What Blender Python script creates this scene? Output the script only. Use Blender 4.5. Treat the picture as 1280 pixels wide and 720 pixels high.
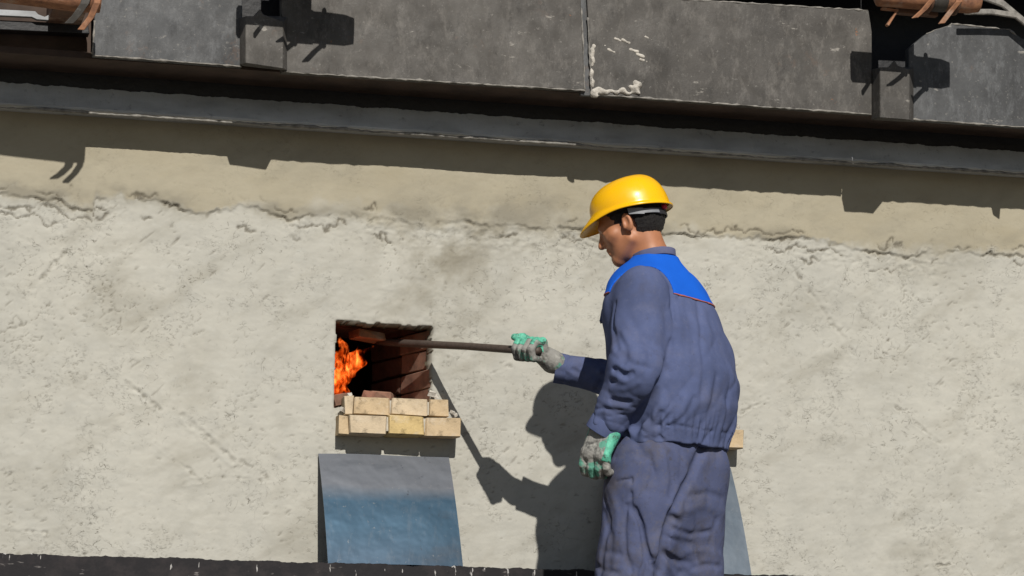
import bpy, math, random
import numpy as np
from mathutils import Vector, Matrix

# ------------------------------------------------------------------ reset, camera, sky, sun, exposure
for o in list(bpy.data.objects):
    bpy.data.objects.remove(o)
SC = bpy.context.scene
COL = SC.collection
random.seed(7)
RNG = np.random.default_rng(11)

FPX = 3500.0                                   # focal length in photo pixels (1280 wide)
YAW, PITCH, ROLL = math.radians(14), math.radians(9), math.radians(0.8)
fw = np.array([math.sin(YAW) * math.cos(PITCH), math.cos(YAW) * math.cos(PITCH), math.sin(PITCH)])
r0 = np.array([math.cos(YAW), -math.sin(YAW), 0.0])
u0 = np.cross(r0, fw)
c_r = r0 * math.cos(ROLL) + u0 * math.sin(ROLL)
c_u = -r0 * math.sin(ROLL) + u0 * math.cos(ROLL)
CAM = -fw * 9.0
CAM[2] = 1.6
cd = bpy.data.cameras.new('camera')
cam = bpy.data.objects.new('camera', cd)
COL.objects.link(cam)
cam.matrix_world = Matrix(((c_r[0], c_u[0], -fw[0], CAM[0]), (c_r[1], c_u[1], -fw[1], CAM[1]),
                           (c_r[2], c_u[2], -fw[2], CAM[2]), (0, 0, 0, 1)))
cd.sensor_width = 36
cd.lens = FPX / 1280 * 36
cd.clip_start = 0.05
cd.clip_end = 2000
SC.camera = cam

SUN = Vector((0.03, 1.0, -0.70))               # the way sunlight travels
ELEV = math.atan2(0.70, math.hypot(0.03, 1.0))
w = bpy.data.worlds.new('World')
SC.world = w
w.use_nodes = True
nt = w.node_tree
sky = nt.nodes.new('ShaderNodeTexSky')
sky.sky_type = 'NISHITA'
sky.sun_disc = False
sky.sun_elevation = ELEV
sky.sun_rotation = math.atan2(-SUN.x, -SUN.y)
sky.air_density = 1.0
sky.dust_density = 0.6
nt.links.new(sky.outputs[0], nt.nodes['Background'].inputs[0])
nt.nodes['Background'].inputs[1].default_value = 0.05
sd = bpy.data.lights.new('sun', 'SUN')
sd.energy = 5.0
sd.angle = math.radians(0.53)
sd.color = (1.0, 0.95, 0.87)
sun = bpy.data.objects.new('sun', sd)
COL.objects.link(sun)
sun.rotation_euler = SUN.to_track_quat('-Z', 'Y').to_euler()
sun.location = (0, -6, 8)
SC.view_settings.view_transform = 'Standard'
SC.view_settings.look = 'None'
SC.view_settings.exposure = -0.12
SC.view_settings.gamma = 1.0
SC.view_settings.use_curve_mapping = False
SC.render.engine = 'CYCLES'


# ------------------------------------------------------------------ helpers
def at(px, py, D):
    """point seen at photo pixel (px,py) standing D metres in front of the wall plane y=0"""
    d = fw + c_r * (px - 640) / FPX - c_u * (py - 360) / FPX
    t = (-D - CAM[1]) / d[1]
    return CAM + d * t


def tag(o, label=None, cat=None, group=None, kind=None):
    if label: o['label'] = label
    if cat: o['category'] = cat
    if group: o['group'] = group
    if kind: o['kind'] = kind
    return o


def link(o, parent=None):
    COL.objects.link(o)
    if parent is not None:
        o.parent = parent
    return o


def empty(name, loc=(0, 0, 0)):
    o = bpy.data.objects.new(name, None)
    o.location = loc
    o.empty_display_size = 0.1
    return link(o)


def mesh_np(name, verts, faces, mat, parent=None, smooth=True, loc=(0, 0, 0)):
    """verts (N,3), faces: (M,4) array or list of tuples"""
    me = bpy.data.meshes.new(name)
    if isinstance(faces, np.ndarray):
        v = np.asarray(verts, np.float32)
        f = faces.astype(np.int32)
        me.vertices.add(len(v))
        me.vertices.foreach_set('co', v.ravel())
        me.loops.add(f.size)
        me.loops.foreach_set('vertex_index', f.ravel())
        me.polygons.add(len(f))
        me.polygons.foreach_set('loop_start', np.arange(0, f.size, f.shape[1], dtype=np.int32))
        me.update(calc_edges=True)
    else:
        me.from_pydata([tuple(map(float, q)) for q in verts], [], faces)
    me.validate()
    me.polygons.foreach_set('use_smooth', np.full(len(me.polygons), smooth))
    me.materials.append(mat)
    o = bpy.data.objects.new(name, me)
    o.location = loc
    return link(o, parent)


def bevel(o, wd, seg=2):
    m = o.modifiers.new('bevel', 'BEVEL')
    m.width = wd
    m.segments = seg
    m.limit_method = 'ANGLE'
    m.angle_limit = math.radians(40)
    return o


def prism(name, front, back_off, mat, parent=None, bev=0.0, bend=0.0, smooth=False):
    """outline of 3-D points + a thickness vector -> closed solid"""
    n = len(front)
    bo = np.array(back_off, float)
    v = [np.array(p, float) for p in front] + [np.array(p, float) + bo for p in front]
    f = [tuple(range(n)), tuple(reversed(range(n, 2 * n)))]
    f += [(i, i + n, (i + 1) % n + n, (i + 1) % n) for i in range(n)]
    o = mesh_np(name, v, [tuple(reversed(q)) for q in f], mat, parent, smooth)
    import bmesh
    bm = bmesh.new(); bm.from_mesh(o.data)
    bmesh.ops.recalc_face_normals(bm, faces=bm.faces)
    bm.to_mesh(o.data); bm.free()
    if bev: bevel(o, bev)
    return o


def tube(name, pts, rad, mat, parent=None, seg=14, cap=True):
    """round bar along a polyline, rad scalar or list"""
    P = [np.array(p, float) for p in pts]
    R = [rad] * len(P) if np.isscalar(rad) else rad
    V, Fc = [], []
    up = np.array([0.13, 0.21, 0.97])
    for i, p in enumerate(P):
        a = P[max(i - 1, 0)]; b = P[min(i + 1, len(P) - 1)]
        t = (b - a) / np.linalg.norm(b - a)
        n1 = np.cross(t, up); n1 /= np.linalg.norm(n1)
        n2 = np.cross(t, n1)
        for k in range(seg):
            th = 2 * math.pi * k / seg
            V.append(p + R[i] * (math.cos(th) * n1 + math.sin(th) * n2))
    for i in range(len(P) - 1):
        for k in range(seg):
            k2 = (k + 1) % seg
            Fc.append((i * seg + k, i * seg + k2, (i + 1) * seg + k2, (i + 1) * seg + k))
    if cap:
        Fc.append(tuple(reversed(range(seg))))
        Fc.append(tuple(range((len(P) - 1) * seg, len(P) * seg)))
    return mesh_np(name, V, Fc, mat, parent, True)


def strap(name, pts, width_vec, thick, mat, parent=None):
    """flat bar bent along a polyline; width_vec = the bar's width direction and size"""
    P = [np.array(p, float) for p in pts]
    wv = np.array(width_vec, float)
    V, Fc = [], []
    for i, p in enumerate(P):
        a = P[max(i - 1, 0)]; b = P[min(i + 1, len(P) - 1)]
        t = (b - a) / np.linalg.norm(b - a)
        n = np.cross(t, wv); n = n / np.linalg.norm(n) * thick * 0.5
        for s1, s2 in ((-.5, -1), (.5, -1), (.5, 1), (-.5, 1)):
            V.append(p + wv * s1 + n * s2)
    for i in range(len(P) - 1):
        for k in range(4):
            k2 = (k + 1) % 4
            Fc.append((i * 4 + k, i * 4 + k2, (i + 1) * 4 + k2, (i + 1) * 4 + k))
    e = (len(P) - 1) * 4
    Fc += [(3, 2, 1, 0), (e, e + 1, e + 2, e + 3)]
    o = mesh_np(name, V, Fc, mat, parent, False)
    bevel(o, thick * 0.25, 1)
    return o


# --- noise (numpy) for wall relief
def perlin2(x, y, seed=0):
    xi = np.floor(x).astype(np.int64); yi = np.floor(y).astype(np.int64)
    xf = x - xi; yf = y - yi
    def g(ix, iy, fx, fy):
        h = (ix * 374761393 + iy * 668265263 + seed * 974634777) & 0x7fffffff
        h = ((h ^ (h >> 13)) * 1274126177) & 0x7fffffff
        a = (h ^ (h >> 16)) % 4096 * (2 * math.pi / 4096)
        return np.cos(a) * fx + np.sin(a) * fy
    u = xf * xf * xf * (xf * (xf * 6 - 15) + 10); v = yf * yf * yf * (yf * (yf * 6 - 15) + 10)
    n00 = g(xi, yi, xf, yf); n10 = g(xi + 1, yi, xf - 1, yf)
    n01 = g(xi, yi + 1, xf, yf - 1); n11 = g(xi + 1, yi + 1, xf - 1, yf - 1)
    return (n00 * (1 - u) + n10 * u) * (1 - v) + (n01 * (1 - u) + n11 * u) * v


def fbm(x, y, oct=4, seed=0, gain=0.5):
    s = np.zeros_like(x); a = 1.0; f = 1.0
    for i in range(oct):
        s += a * perlin2(x * f + 17.3 * i, y * f - 9.1 * i, seed + i * 31); a *= gain; f *= 2.03
    return s


# --- signed distance fields and a surface-nets mesher for cloth, body and gloves
def surface_nets(f, xs, ys, zs):
    s = f < 0
    c = np.zeros(tuple(n - 1 for n in f.shape), np.uint8)
    for i in (0, 1):
        for j in (0, 1):
            for k in (0, 1):
                c += s[i:f.shape[0] - 1 + i, j:f.shape[1] - 1 + j, k:f.shape[2] - 1 + k]
    act = (c > 0) & (c < 8)
    I, J, K = np.nonzero(act)
    idx = np.full(act.shape, -1, np.int64)
    idx[I, J, K] = np.arange(len(I))
    cor = [(a, b, d) for a in (0, 1) for b in (0, 1) for d in (0, 1)]
    val = {q: f[I + q[0], J + q[1], K + q[2]].astype(np.float64) for q in cor}
    pos = {q: np.stack([xs[I + q[0]], ys[J + q[1]], zs[K + q[2]]], 1) for q in cor}
    acc = np.zeros((len(I), 3)); cnt = np.zeros(len(I))
    for q in cor:
        for ax in range(3):
            if q[ax] == 0:
                r = list(q); r[ax] = 1; r = tuple(r)
                a, b = val[q], val[r]
                m = (a < 0) != (b < 0)
                t = np.where(m, a / np.where(m, a - b, 1), 0)
                acc += np.where(m[:, None], pos[q] + (pos[r] - pos[q]) * t[:, None], 0); cnt += m
    V = acc / cnt[:, None]
    Fs = []
    for ax in range(3):
        A = np.moveaxis(s, ax, 0); M = np.moveaxis(idx, ax, 0)
        e = A[:-1, 1:-1, 1:-1] != A[1:, 1:-1, 1:-1]
        a, b, d = np.nonzero(e)
        ins = A[:-1, 1:-1, 1:-1][a, b, d]
        q = np.stack([M[a, b, d], M[a, b + 1, d], M[a, b + 1, d + 1], M[a, b, d + 1]], 1)
        flip = ins if ax != 1 else ~ins
        q[~flip] = q[~flip][:, ::-1]
        Fs.append(q)
    Fq = np.concatenate(Fs)
    return V, Fq[(Fq >= 0).all(1)]


class Field:
    def __init__(self, xs, ys, zs):
        self.xs, self.ys, self.zs = [np.asarray(q, np.float32) for q in (xs, ys, zs)]
        self.X = self.xs[:, None, None]; self.Y = self.ys[None, :, None]; self.Z = self.zs[None, None, :]
        self.d = None
        self.rs = 1.0                             # scale on radii (used for the head)

    def box(self, lo, hi):
        def sl(a, l, h):
            return slice(max(int(np.searchsorted(a, l)) - 1, 0), min(int(np.searchsorted(a, h)) + 1, len(a)))
        return sl(self.xs, lo[0], hi[0]), sl(self.ys, lo[1], hi[1]), sl(self.zs, lo[2], hi[2])

    def rcone(self, a, b, ra, rb, flat=None, sl=None):
        a = np.array(a, np.float32); b = np.array(b, np.float32); ab = b - a
        X, Y, Z = self.X, self.Y, self.Z
        if sl: X, Y, Z = X[sl[0]], Y[:, sl[1]], Z[:, :, sl[2]]
        x, y, z = X - a[0], Y - a[1], Z - a[2]
        t = np.clip((x * ab[0] + y * ab[1] + z * ab[2]) / float(ab @ ab), 0, 1)
        x = x - t * ab[0]; y = y - t * ab[1]; z = z - t * ab[2]
        if flat is not None:                      # squeeze along a unit vector by a factor
            n, k = flat
            dn = x * n[0] + y * n[1] + z * n[2]
            d2 = x * x + y * y + z * z + dn * dn * (k * k - 1)
        else:
            d2 = x * x + y * y + z * z
        return np.sqrt(d2) - (ra + (rb - ra) * t) * self.rs

    def ellip(self, c, axes, radii):
        x, y, z = self.X - c[0], self.Y - c[1], self.Z - c[2]
        q = 0
        radii = [r * self.rs for r in radii]
        for n, r in zip(axes, radii):
            q = q + ((x * n[0] + y * n[1] + z * n[2]) / r) ** 2
        q = np.sqrt(q)
        return (q - 1) * min(radii)

    def stack(self, rows, phi):
        """rows: (z, cx, cy, a, b) elliptical sections turned by phi; a = left-right, b = front-back"""
        rows = sorted(rows)
        R = np.array(rows)
        zz = self.zs
        def ip(k):
            # smooth interpolation
            return np.interp(zz, R[:, 0], R[:, k]).astype(np.float32)
        def smooth(v):
            n = max(3, int(0.02 / abs(zz[1] - zz[0])))
            ker = np.ones(2 * n + 1) / (2 * n + 1)
            return np.convolve(np.pad(v, n, mode='edge'), ker, 'valid').astype(np.float32)
        cx, cy, a, b = [smooth(ip(k))[None, None, :] for k in (1, 2, 3, 4)]
        lx, ly = -math.sin(phi), -math.cos(phi)
        fx, fy = -math.cos(phi), math.sin(phi)
        u = ((self.X - cx) * lx + (self.Y - cy) * ly) / a
        v = ((self.X - cx) * fx + (self.Y - cy) * fy) / b
        q = (np.abs(u) ** 2.3 + np.abs(v) ** 2.3) ** (1 / 2.3)
        d = (q - 1) * np.minimum(a, b)
        dz = np.maximum(self.Z - R[-1, 0], R[0, 0] - self.Z)
        return np.maximum(d, dz)

    def crease(self, pts, r, depth):
        """press (depth>0) or raise (depth<0) a soft furrow along a polyline"""
        P = np.array(pts, np.float32)
        m = 3 * r
        sl = self.box(P.min(0) - m, P.max(0) + m)
        best = None
        for i in range(len(P) - 1):
            d = self.rcone(P[i], P[i + 1], 0, 0, sl=sl)
            best = d if best is None else np.minimum(best, d)
        self.d[sl] += depth * np.exp(-(best / r) ** 2)


def smin(a, b, k):
    h = np.clip(0.5 + 0.5 * (b - a) / k, 0, 1)
    return b + (a - b) * h - k * h * (1 - h)


def smax(a, b, k):
    return -smin(-a, -b, k)


def field_mesh(name, F, d, mat, parent, relax=1):
    V, Q = surface_nets(d, F.xs, F.ys, F.zs)
    for _ in range(relax):                       # light Laplacian smoothing
        acc = np.zeros_like(V); cnt = np.zeros(len(V))
        for i in range(4):
            a, b = Q[:, i], Q[:, (i + 1) % 4]
            for k in range(3):
                acc[:, k] += np.bincount(a, V[b, k], len(V)) + np.bincount(b, V[a, k], len(V))
            cnt += np.bincount(a, minlength=len(V)) + np.bincount(b, minlength=len(V))
        V = V * 0.5 + 0.5 * acc / np.maximum(cnt, 1)[:, None]
    return mesh_np(name, V, Q, mat, parent, True)


def ramp(*segs):
    """piecewise spacing: (start, stop, step), ... -> coordinates"""
    out = []
    for a, b, s in segs:
        out.append(np.arange(a, b, s))
    return np.concatenate(out + [[segs[-1][1]]])


# ------------------------------------------------------------------ materials
class MatB:
    def __init__(self, name, base=(0.5, 0.5, 0.5), rough=0.7, metal=0.0, spec=0.5):
        self.m = bpy.data.materials.new(name)
        self.m.use_nodes = True
        self.n = self.m.node_tree.nodes; self.l = self.m.node_tree.links
        self.b = self.n['Principled BSDF']
        self.b.inputs['Base Color'].default_value = (*base, 1)
        self.b.inputs['Roughness'].default_value = rough
        self.b.inputs['Metallic'].default_value = metal
        self.b.inputs['Specular IOR Level'].default_value = spec
        self.col = None
        self.tc = self.n.new('ShaderNodeTexCoord')

    def noise(self, scale, detail=4, rough=0.55, stretch=(1, 1, 1), dist=0.0, loc=(0, 0, 0), rot=(0, 0, 0), coord='Object'):
        mp = self.n.new('ShaderNodeMapping')
        mp.inputs['Scale'].default_value = stretch
        mp.inputs['Location'].default_value = loc
        mp.inputs['Rotation'].default_value = rot
        self.l.new(self.tc.outputs[coord], mp.inputs[0])
        t = self.n.new('ShaderNodeTexNoise')
        t.inputs['Scale'].default_value = scale
        t.inputs['Detail'].default_value = detail
        t.inputs['Roughness'].default_value = rough
        t.inputs['Distortion'].default_value = dist
        self.l.new(mp.outputs[0], t.inputs['Vector'])
        return t.outputs['Fac']

    def range(self, sock, lo, hi, a=0.0, b=1.0):
        r = self.n.new('ShaderNodeMapRange')
        r.inputs[1].default_value = lo; r.inputs[2].default_value = hi
        r.inputs[3].default_value = a; r.inputs[4].default_value = b
        self.l.new(sock, r.inputs[0])
        return r.outputs[0]

    def math(self, op, a, b):
        m = self.n.new('ShaderNodeMath'); m.operation = op
        for i, q in enumerate((a, b)):
            if isinstance(q, (int, float)): m.inputs[i].default_value = q
            else: self.l.new(q, m.inputs[i])
        return m.outputs[0]

    def mix(self, fac, c2, blend='MIX'):
        mx = self.n.new('ShaderNodeMix'); mx.data_type = 'RGBA'; mx.blend_type = blend
        self.l.new(fac, mx.inputs[0])
        if self.col is None:
            mx.inputs[6].default_value = self.b.inputs['Base Color'].default_value
        else:
            self.l.new(self.col, mx.inputs[6])
        if isinstance(c2, tuple): mx.inputs[7].default_value = (*c2, 1)
        else: self.l.new(c2, mx.inputs[7])
        self.col = mx.outputs[2]
        self.l.new(self.col, self.b.inputs['Base Color'])
        return self

    def bump(self, sock, strength, dist=0.01):
        bn = self.n.new('ShaderNodeBump')
        bn.inputs['Strength'].default_value = strength
        bn.inputs['Distance'].default_value = dist
        self.l.new(sock, bn.inputs['Height'])
        if self.b.inputs['Normal'].is_linked:
            self.l.new(self.b.inputs['Normal'].links[0].from_socket, bn.inputs['Normal'])
        self.l.new(bn.outputs[0], self.b.inputs['Normal'])
        return self

    def rough(self, sock):
        self.l.new(sock, self.b.inputs['Roughness']); return self

    def attr(self, name):
        a = self.n.new('ShaderNodeAttribute'); a.attribute_name = name
        return a.outputs['Fac']


def M_plaster():
    m = MatB('plaster', (0.435, 0.425, 0.380), 0.92, spec=0.2)
    m.mix(m.range(m.noise(2.2, 5), 0.40, 0.66), (0.395, 0.388, 0.350))
    m.mix(m.range(m.noise(14, 5, 0.6), 0.46, 0.75, 0, 0.45), (0.315, 0.312, 0.285))
    m.mix(m.range(m.noise(30, 4, 0.6, stretch=(0.5, 1, 1)), 0.56, 0.78, 0, 0.5), (0.46, 0.46, 0.425))
    m.mix(m.attr('beige'), (0.345, 0.315, 0.242))
    m.mix(m.math('MULTIPLY', m.attr('beige'), m.range(m.noise(9, 4, 0.6, stretch=(0.4, 1, 1)), 0.42, 0.7, 0, 0.5)), (0.29, 0.255, 0.18))
    m.mix(m.attr('stain'), (0.225, 0.208, 0.165))
    m.mix(m.attr('dirt'), (0.085, 0.072, 0.05))
    calm = m.range(m.attr('beige'), 0, 1, 1, 0.35)
    for sc, wd, ms_, lo, amt, st_, lc in ((34, 0.013, 2.8, 0.52, 0.75, (0.75, 1, 1.1), (0, 0, 0)), (62, 0.020, 4.0, 0.54, 0.55, (0.7, 1, 1.2), (4, 0, 7)), (19, 0.006, 2.6, 0.52, 0.7, (1, 1, 0.8), (9, 0, 2)),
                                        (90, 0.03, 5.0, 0.57, 0.45, (0.45, 1, 1.2), (2, 0, 3))):
        q = m.noise(sc, 3, 0.6, stretch=st_, dist=0.8, loc=lc)
        ln = m.range(m.math('ABSOLUTE', m.math('SUBTRACT', q, 0.5), 0), 0, wd, 1, 0)
        pt = m.math('MULTIPLY', m.range(m.noise(ms_, 4, 0.65, loc=lc), lo, lo + 0.09), m.range(m.noise(sc * 0.9, 2, 0.5, loc=(lc[2], 0, 5)), 0.47, 0.56))
        k = m.math('MULTIPLY', m.math('MULTIPLY', ln, pt), calm)
        m.mix(m.math('MULTIPLY', k, amt), (0.10, 0.088, 0.064))
        m.bump(m.math('SUBTRACT', 1.0, k), 0.5, 0.004)
    m.bump(m.noise(120, 4, 0.6), 0.15, 0.003)
    m.bump(m.noise(36, 5, 0.65, stretch=(0.6, 1, 1)), 0.16, 0.006)
    return m.m


def M_steel(name, base=(0.090, 0.084, 0.077), scratch=0.5, seed=0.0):
    m = MatB(name, base, 0.62, 0.0, 0.3)
    m.mix(m.range(m.noise(2.2, 8, 0.72, loc=(seed, 0, 0)), 0.40, 0.62), tuple(q * 0.55 for q in base))
    m.mix(m.range(m.noise(20, 8, 0.8, stretch=(1.2, 1, 0.6), loc=(seed, 3, 0)), 0.5, 0.72, 0, 0.75), tuple(min(1, q * 1.8) for q in base))
    m.mix(m.range(m.noise(13, 7, 0.8, stretch=(1.3, 1, 0.55), loc=(0, seed, 0)), 0.54, 0.68, 0, 0.75), tuple(q * 0.32 for q in base))
    m.mix(m.range(m.noise(62, 5, 0.8, loc=(seed, seed, 0)), 0.60, 0.68, 0, scratch), (0.25, 0.24, 0.22))
    m.mix(m.range(m.noise(30, 4, 0.7, stretch=(0.35, 1, 1), loc=(seed, 1, seed), rot=(0, 0.5, 0)), 0.66, 0.71, 0, 0.6), (0.34, 0.32, 0.29))
    m.mix(m.range(m.noise(5, 7, 0.8, loc=(9, seed, 4)), 0.60, 0.70, 0, 0.5), (0.13, 0.085, 0.062))
    m.mix(m.range(m.noise(11, 5, 0.8, loc=(2, seed, 8)), 0.70, 0.73, 0, 0.8), (0.26, 0.11, 0.05))
    m.rough(m.range(m.noise(18, 5, 0.6), 0.3, 0.7, 0.45, 0.8))
    m.bump(m.noise(60, 6, 0.75), 0.3, 0.004)
    m.bump(m.noise(4, 3, 0.5), 0.25, 0.02)
    return m.m


def M_simple(name, base, rough=0.8, var=0.3, scale=30, metal=0.0, bump=0.15, spec=0.4, bd=0.003):
    m = MatB(name, base, rough, metal, spec)
    m.mix(m.range(m.noise(scale, 5, 0.6), 0.4, 0.7, 0, 1), tuple(q * (1 - var) for q in base))
    m.bump(m.noise(scale * 4, 4), bump, bd)
    return m.m


def M_rust(name, base=(0.32, 0.155, 0.085)):
    m = MatB(name, base, 0.85, 0.0, 0.25)
    m.mix(m.range(m.noise(35, 5, 0.65), 0.42, 0.7), (0.17, 0.085, 0.055))
    m.mix(m.range(m.noise(16, 4, 0.6, loc=(3, 1, 2)), 0.55, 0.72, 0, 0.8), (0.40, 0.31, 0.25))
    m.bump(m.noise(120, 4), 0.3, 0.003)
    return m.m


def M_cloth(name, base, var=0.22, fold=0.35, dusty=(0.2, 0.19, 0.2), dust=0.2, grime=0.0):
    m = MatB(name, base, 0.95, 0.0, 0.1)
    m.mix(m.range(m.noise(5, 7, 0.65), 0.38, 0.66, 0, 1), tuple(q * (1 - var) for q in base))
    m.mix(m.range(m.noise(13, 7, 0.72, loc=(5, 2, 1)), 0.5, 0.72, 0, dust), dusty)
    m.mix(m.range(m.noise(60, 4, 0.75, loc=(1, 7, 2)), 0.56, 0.70, 0, dust * 0.8), dusty)
    if grime:
        m.mix(m.range(m.noise(6.5, 6, 0.7, loc=(8, 3, 6)), 0.50, 0.66, 0, grime), (0.070, 0.062, 0.062))
        m.mix(m.range(m.noise(36, 5, 0.75, loc=(2, 9, 6)), 0.60, 0.70, 0, grime), (0.05, 0.048, 0.055))
    m.bump(m.noise(420, 2, 0.5), 0.12, 0.001)
    m.bump(m.noise(22, 4, 0.55, dist=0.8), fold, 0.006)
    return m.m


MAT = {}
MAT['plaster'] = M_plaster()
MAT['steel'] = M_steel('weathered_steel')
MAT['steel_b'] = M_steel('weathered_steel_cool', (0.084, 0.087, 0.091), 0.6, 4.0)
MAT['black'] = M_simple('bitumen_black', (0.014, 0.015, 0.018), 0.55, 0.4, 14, bump=0.3, bd=0.006)
MAT['underside'] = M_simple('rusty_underside', (0.075, 0.05, 0.038), 0.85, 0.5, 9)
MAT['rust'] = M_rust('rusty_pipe')
MAT['rust_d'] = M_rust('dark_rust', (0.12, 0.075, 0.055))
def M_brick(name, base):
    m = MatB(name, base, 0.94, 0.0, 0.2)
    m.mix(m.range(m.noise(14, 6, 0.7), 0.42, 0.68, 0, 0.8), tuple(q * 0.72 for q in base))
    m.mix(m.range(m.noise(30, 5, 0.75, loc=(3, 5, 1)), 0.54, 0.68, 0, 0.8), tuple(q * 0.42 for q in base))
    m.mix(m.range(m.noise(24, 5, 0.75, loc=(8, 2, 4)), 0.55, 0.72, 0, 0.6), (0.55, 0.48, 0.38))
    m.bump(m.noise(90, 5, 0.7), 0.6, 0.004)
    return m.m
MAT['brick'] = M_brick('buff_firebrick', (0.50, 0.385, 0.245))
MAT['brick2'] = M_brick('yellow_firebrick', (0.56, 0.42, 0.20))
MAT['brick3'] = M_brick('pale_firebrick', (0.54, 0.44, 0.31))
MAT['brick_soot'] = M_simple('sooty_firebrick', (0.10, 0.05, 0.034), 0.95, 0.6, 18, bump=0.4)
MAT['brick_in'] = M_simple('burnt_firebrick', (0.27, 0.15, 0.105), 0.92, 0.6, 14, bump=0.4)
MAT['soot'] = M_simple('sooty_lining', (0.085, 0.042, 0.028), 0.95, 0.5, 12, bump=0.3)
MAT['mortar'] = M_simple('mortar', (0.46, 0.43, 0.37), 0.95, 0.25, 40, bump=0.6)
MAT['white_mortar'] = M_simple('white_mortar', (0.50, 0.47, 0.42), 0.95, 0.4, 50, bump=0.8)
MAT['rod'] = M_simple('dark_iron_rod', (0.075, 0.055, 0.045), 0.6, 0.4, 60, bump=0.2)
MAT['jacket'] = M_cloth('jacket_cloth', (0.090, 0.113, 0.222), 0.26, 0.30, (0.135, 0.145, 0.225), 0.35, 0.25)
MAT['trousers'] = M_cloth('trouser_cloth', (0.083, 0.098, 0.182), 0.28, 0.40, (0.135, 0.125, 0.13), 0.45, 0.6)
MAT['lining'] = M_cloth('collar_cloth', (0.11, 0.12, 0.21), 0.15, 0.2)
MAT['yoke'] = M_cloth('royal_blue_cloth', (0.010, 0.105, 0.56), 0.12, 0.25, (0.02, 0.13, 0.6), 0.2)
MAT['piping'] = M_simple('orange_piping', (0.36, 0.11, 0.08), 0.8, 0.2, 40)
MAT['skin'] = M_simple('skin', (0.40, 0.172, 0.088), 0.5, 0.15, 25, bump=0.08)
MAT['hair'] = M_simple('black_hair', (0.012, 0.010, 0.009), 0.55, 0.3, 120, bump=0.9, bd=0.006)
mg = MatB('grey_knit_glove', (0.25, 0.245, 0.23), 0.95, 0.0, 0.1)
mg.mix(mg.range(mg.noise(26, 4, 0.6), 0.50, 0.66, 0, 0.85), (0.06, 0.06, 0.06))
mg.mix(mg.range(mg.noise(40, 4, 0.6, loc=(3, 1, 5)), 0.54, 0.70, 0, 0.8), (0.40, 0.40, 0.37))
mg.mix(mg.range(mg.noise(20, 4, 0.6, loc=(7, 4, 2)), 0.55, 0.62, 0, 0.85), (0.09, 0.32, 0.235))
mg.bump(mg.noise(160, 3), 0.5, 0.003)
MAT['glove'] = mg.m
mm = MatB('mint_rubber', (0.11, 0.46, 0.32), 0.6, 0.0, 0.4)
mm.mix(mm.range(mm.noise(55, 5, 0.7), 0.44, 0.64), (0.06, 0.27, 0.19))
mm.mix(mm.range(mm.noise(70, 5, 0.7, loc=(4, 2, 2)), 0.56, 0.64), (0.05, 0.06, 0.055))
mm.bump(mm.noise(140, 3), 0.4, 0.003)
MAT['mint'] = mm.m
MAT['boot'] = M_simple('black_leather', (0.02, 0.018, 0.017), 0.5, 0.3, 30)
MAT['strap'] = M_simple('grey_plastic', (0.20, 0.21, 0.23), 0.5, 0.15, 60)
MAT['strap_d'] = M_simple('black_plastic', (0.03, 0.03, 0.032), 0.45, 0.2, 60)
MAT['red'] = M_simple('red_plastic', (0.5, 0.03, 0.04), 0.5, 0.2, 60)
mh = MatB('yellow_helmet_plastic', (0.86, 0.46, 0.003), 0.28, 0.0, 0.5)
mh.mix(mh.range(mh.noise(20, 4), 0.45, 0.75, 0, 0.35), (0.76, 0.38, 0.004))
mh.mix(mh.range(mh.noise(90, 3, 0.7), 0.66, 0.74, 0, 0.35), (0.42, 0.26, 0.08))
mh.rough(mh.range(mh.noise(40, 4), 0.3, 0.7, 0.2, 0.42))
MAT['helmet'] = mh.m
mp_ = MatB('plate_painted_reflection', (0.12, 0.13, 0.15), 0.42, 0.5, 0.3)
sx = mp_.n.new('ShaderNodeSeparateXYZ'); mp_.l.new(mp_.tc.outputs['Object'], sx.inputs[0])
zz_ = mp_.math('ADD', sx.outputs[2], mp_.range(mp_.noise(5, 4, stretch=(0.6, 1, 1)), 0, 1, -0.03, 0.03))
mp_.mix(mp_.range(zz_, 0.245, 0.20), (0.030, 0.066, 0.105))  # reflection painted into the base colour: grey above, sky blue below
mp_.mix(mp_.range(zz_, 0.12, 0.02, 0, 0.7), (0.028, 0.048, 0.075))  # painted reflection deepens towards the lower edge
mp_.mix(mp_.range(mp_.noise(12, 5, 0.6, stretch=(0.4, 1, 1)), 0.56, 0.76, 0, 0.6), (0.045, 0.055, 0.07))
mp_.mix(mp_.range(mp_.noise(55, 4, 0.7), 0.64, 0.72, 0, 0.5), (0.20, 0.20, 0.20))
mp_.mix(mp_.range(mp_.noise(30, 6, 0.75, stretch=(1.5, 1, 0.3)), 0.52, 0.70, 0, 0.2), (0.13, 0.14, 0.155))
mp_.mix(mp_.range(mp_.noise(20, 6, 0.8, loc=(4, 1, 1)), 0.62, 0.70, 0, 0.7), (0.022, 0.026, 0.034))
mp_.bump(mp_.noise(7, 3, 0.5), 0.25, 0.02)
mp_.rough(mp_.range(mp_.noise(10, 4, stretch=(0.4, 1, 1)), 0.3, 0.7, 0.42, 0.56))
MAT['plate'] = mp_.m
mq = MatB('grey_mill_scale_plate', (0.115, 0.14, 0.17), 0.5, 0.4, 0.3)
mq.mix(mq.range(mq.noise(8, 6, 0.7, stretch=(1.2, 1, 0.4)), 0.42, 0.68), (0.075, 0.10, 0.13))
mq.mix(mq.range(mq.noise(40, 5, 0.75), 0.62, 0.72, 0, 0.6), (0.20, 0.21, 0.22))
mq.bump(mq.noise(7, 3, 0.5), 0.25, 0.02)
MAT['plate_grey'] = mq.m
mb = MatB('scratched_black_beam', (0.016, 0.015, 0.017), 0.7, 0.0, 0.2)
mb.mix(mb.range(mb.noise(9, 6, 0.7), 0.48, 0.7, 0, 0.9), (0.038, 0.032, 0.033))
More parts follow.
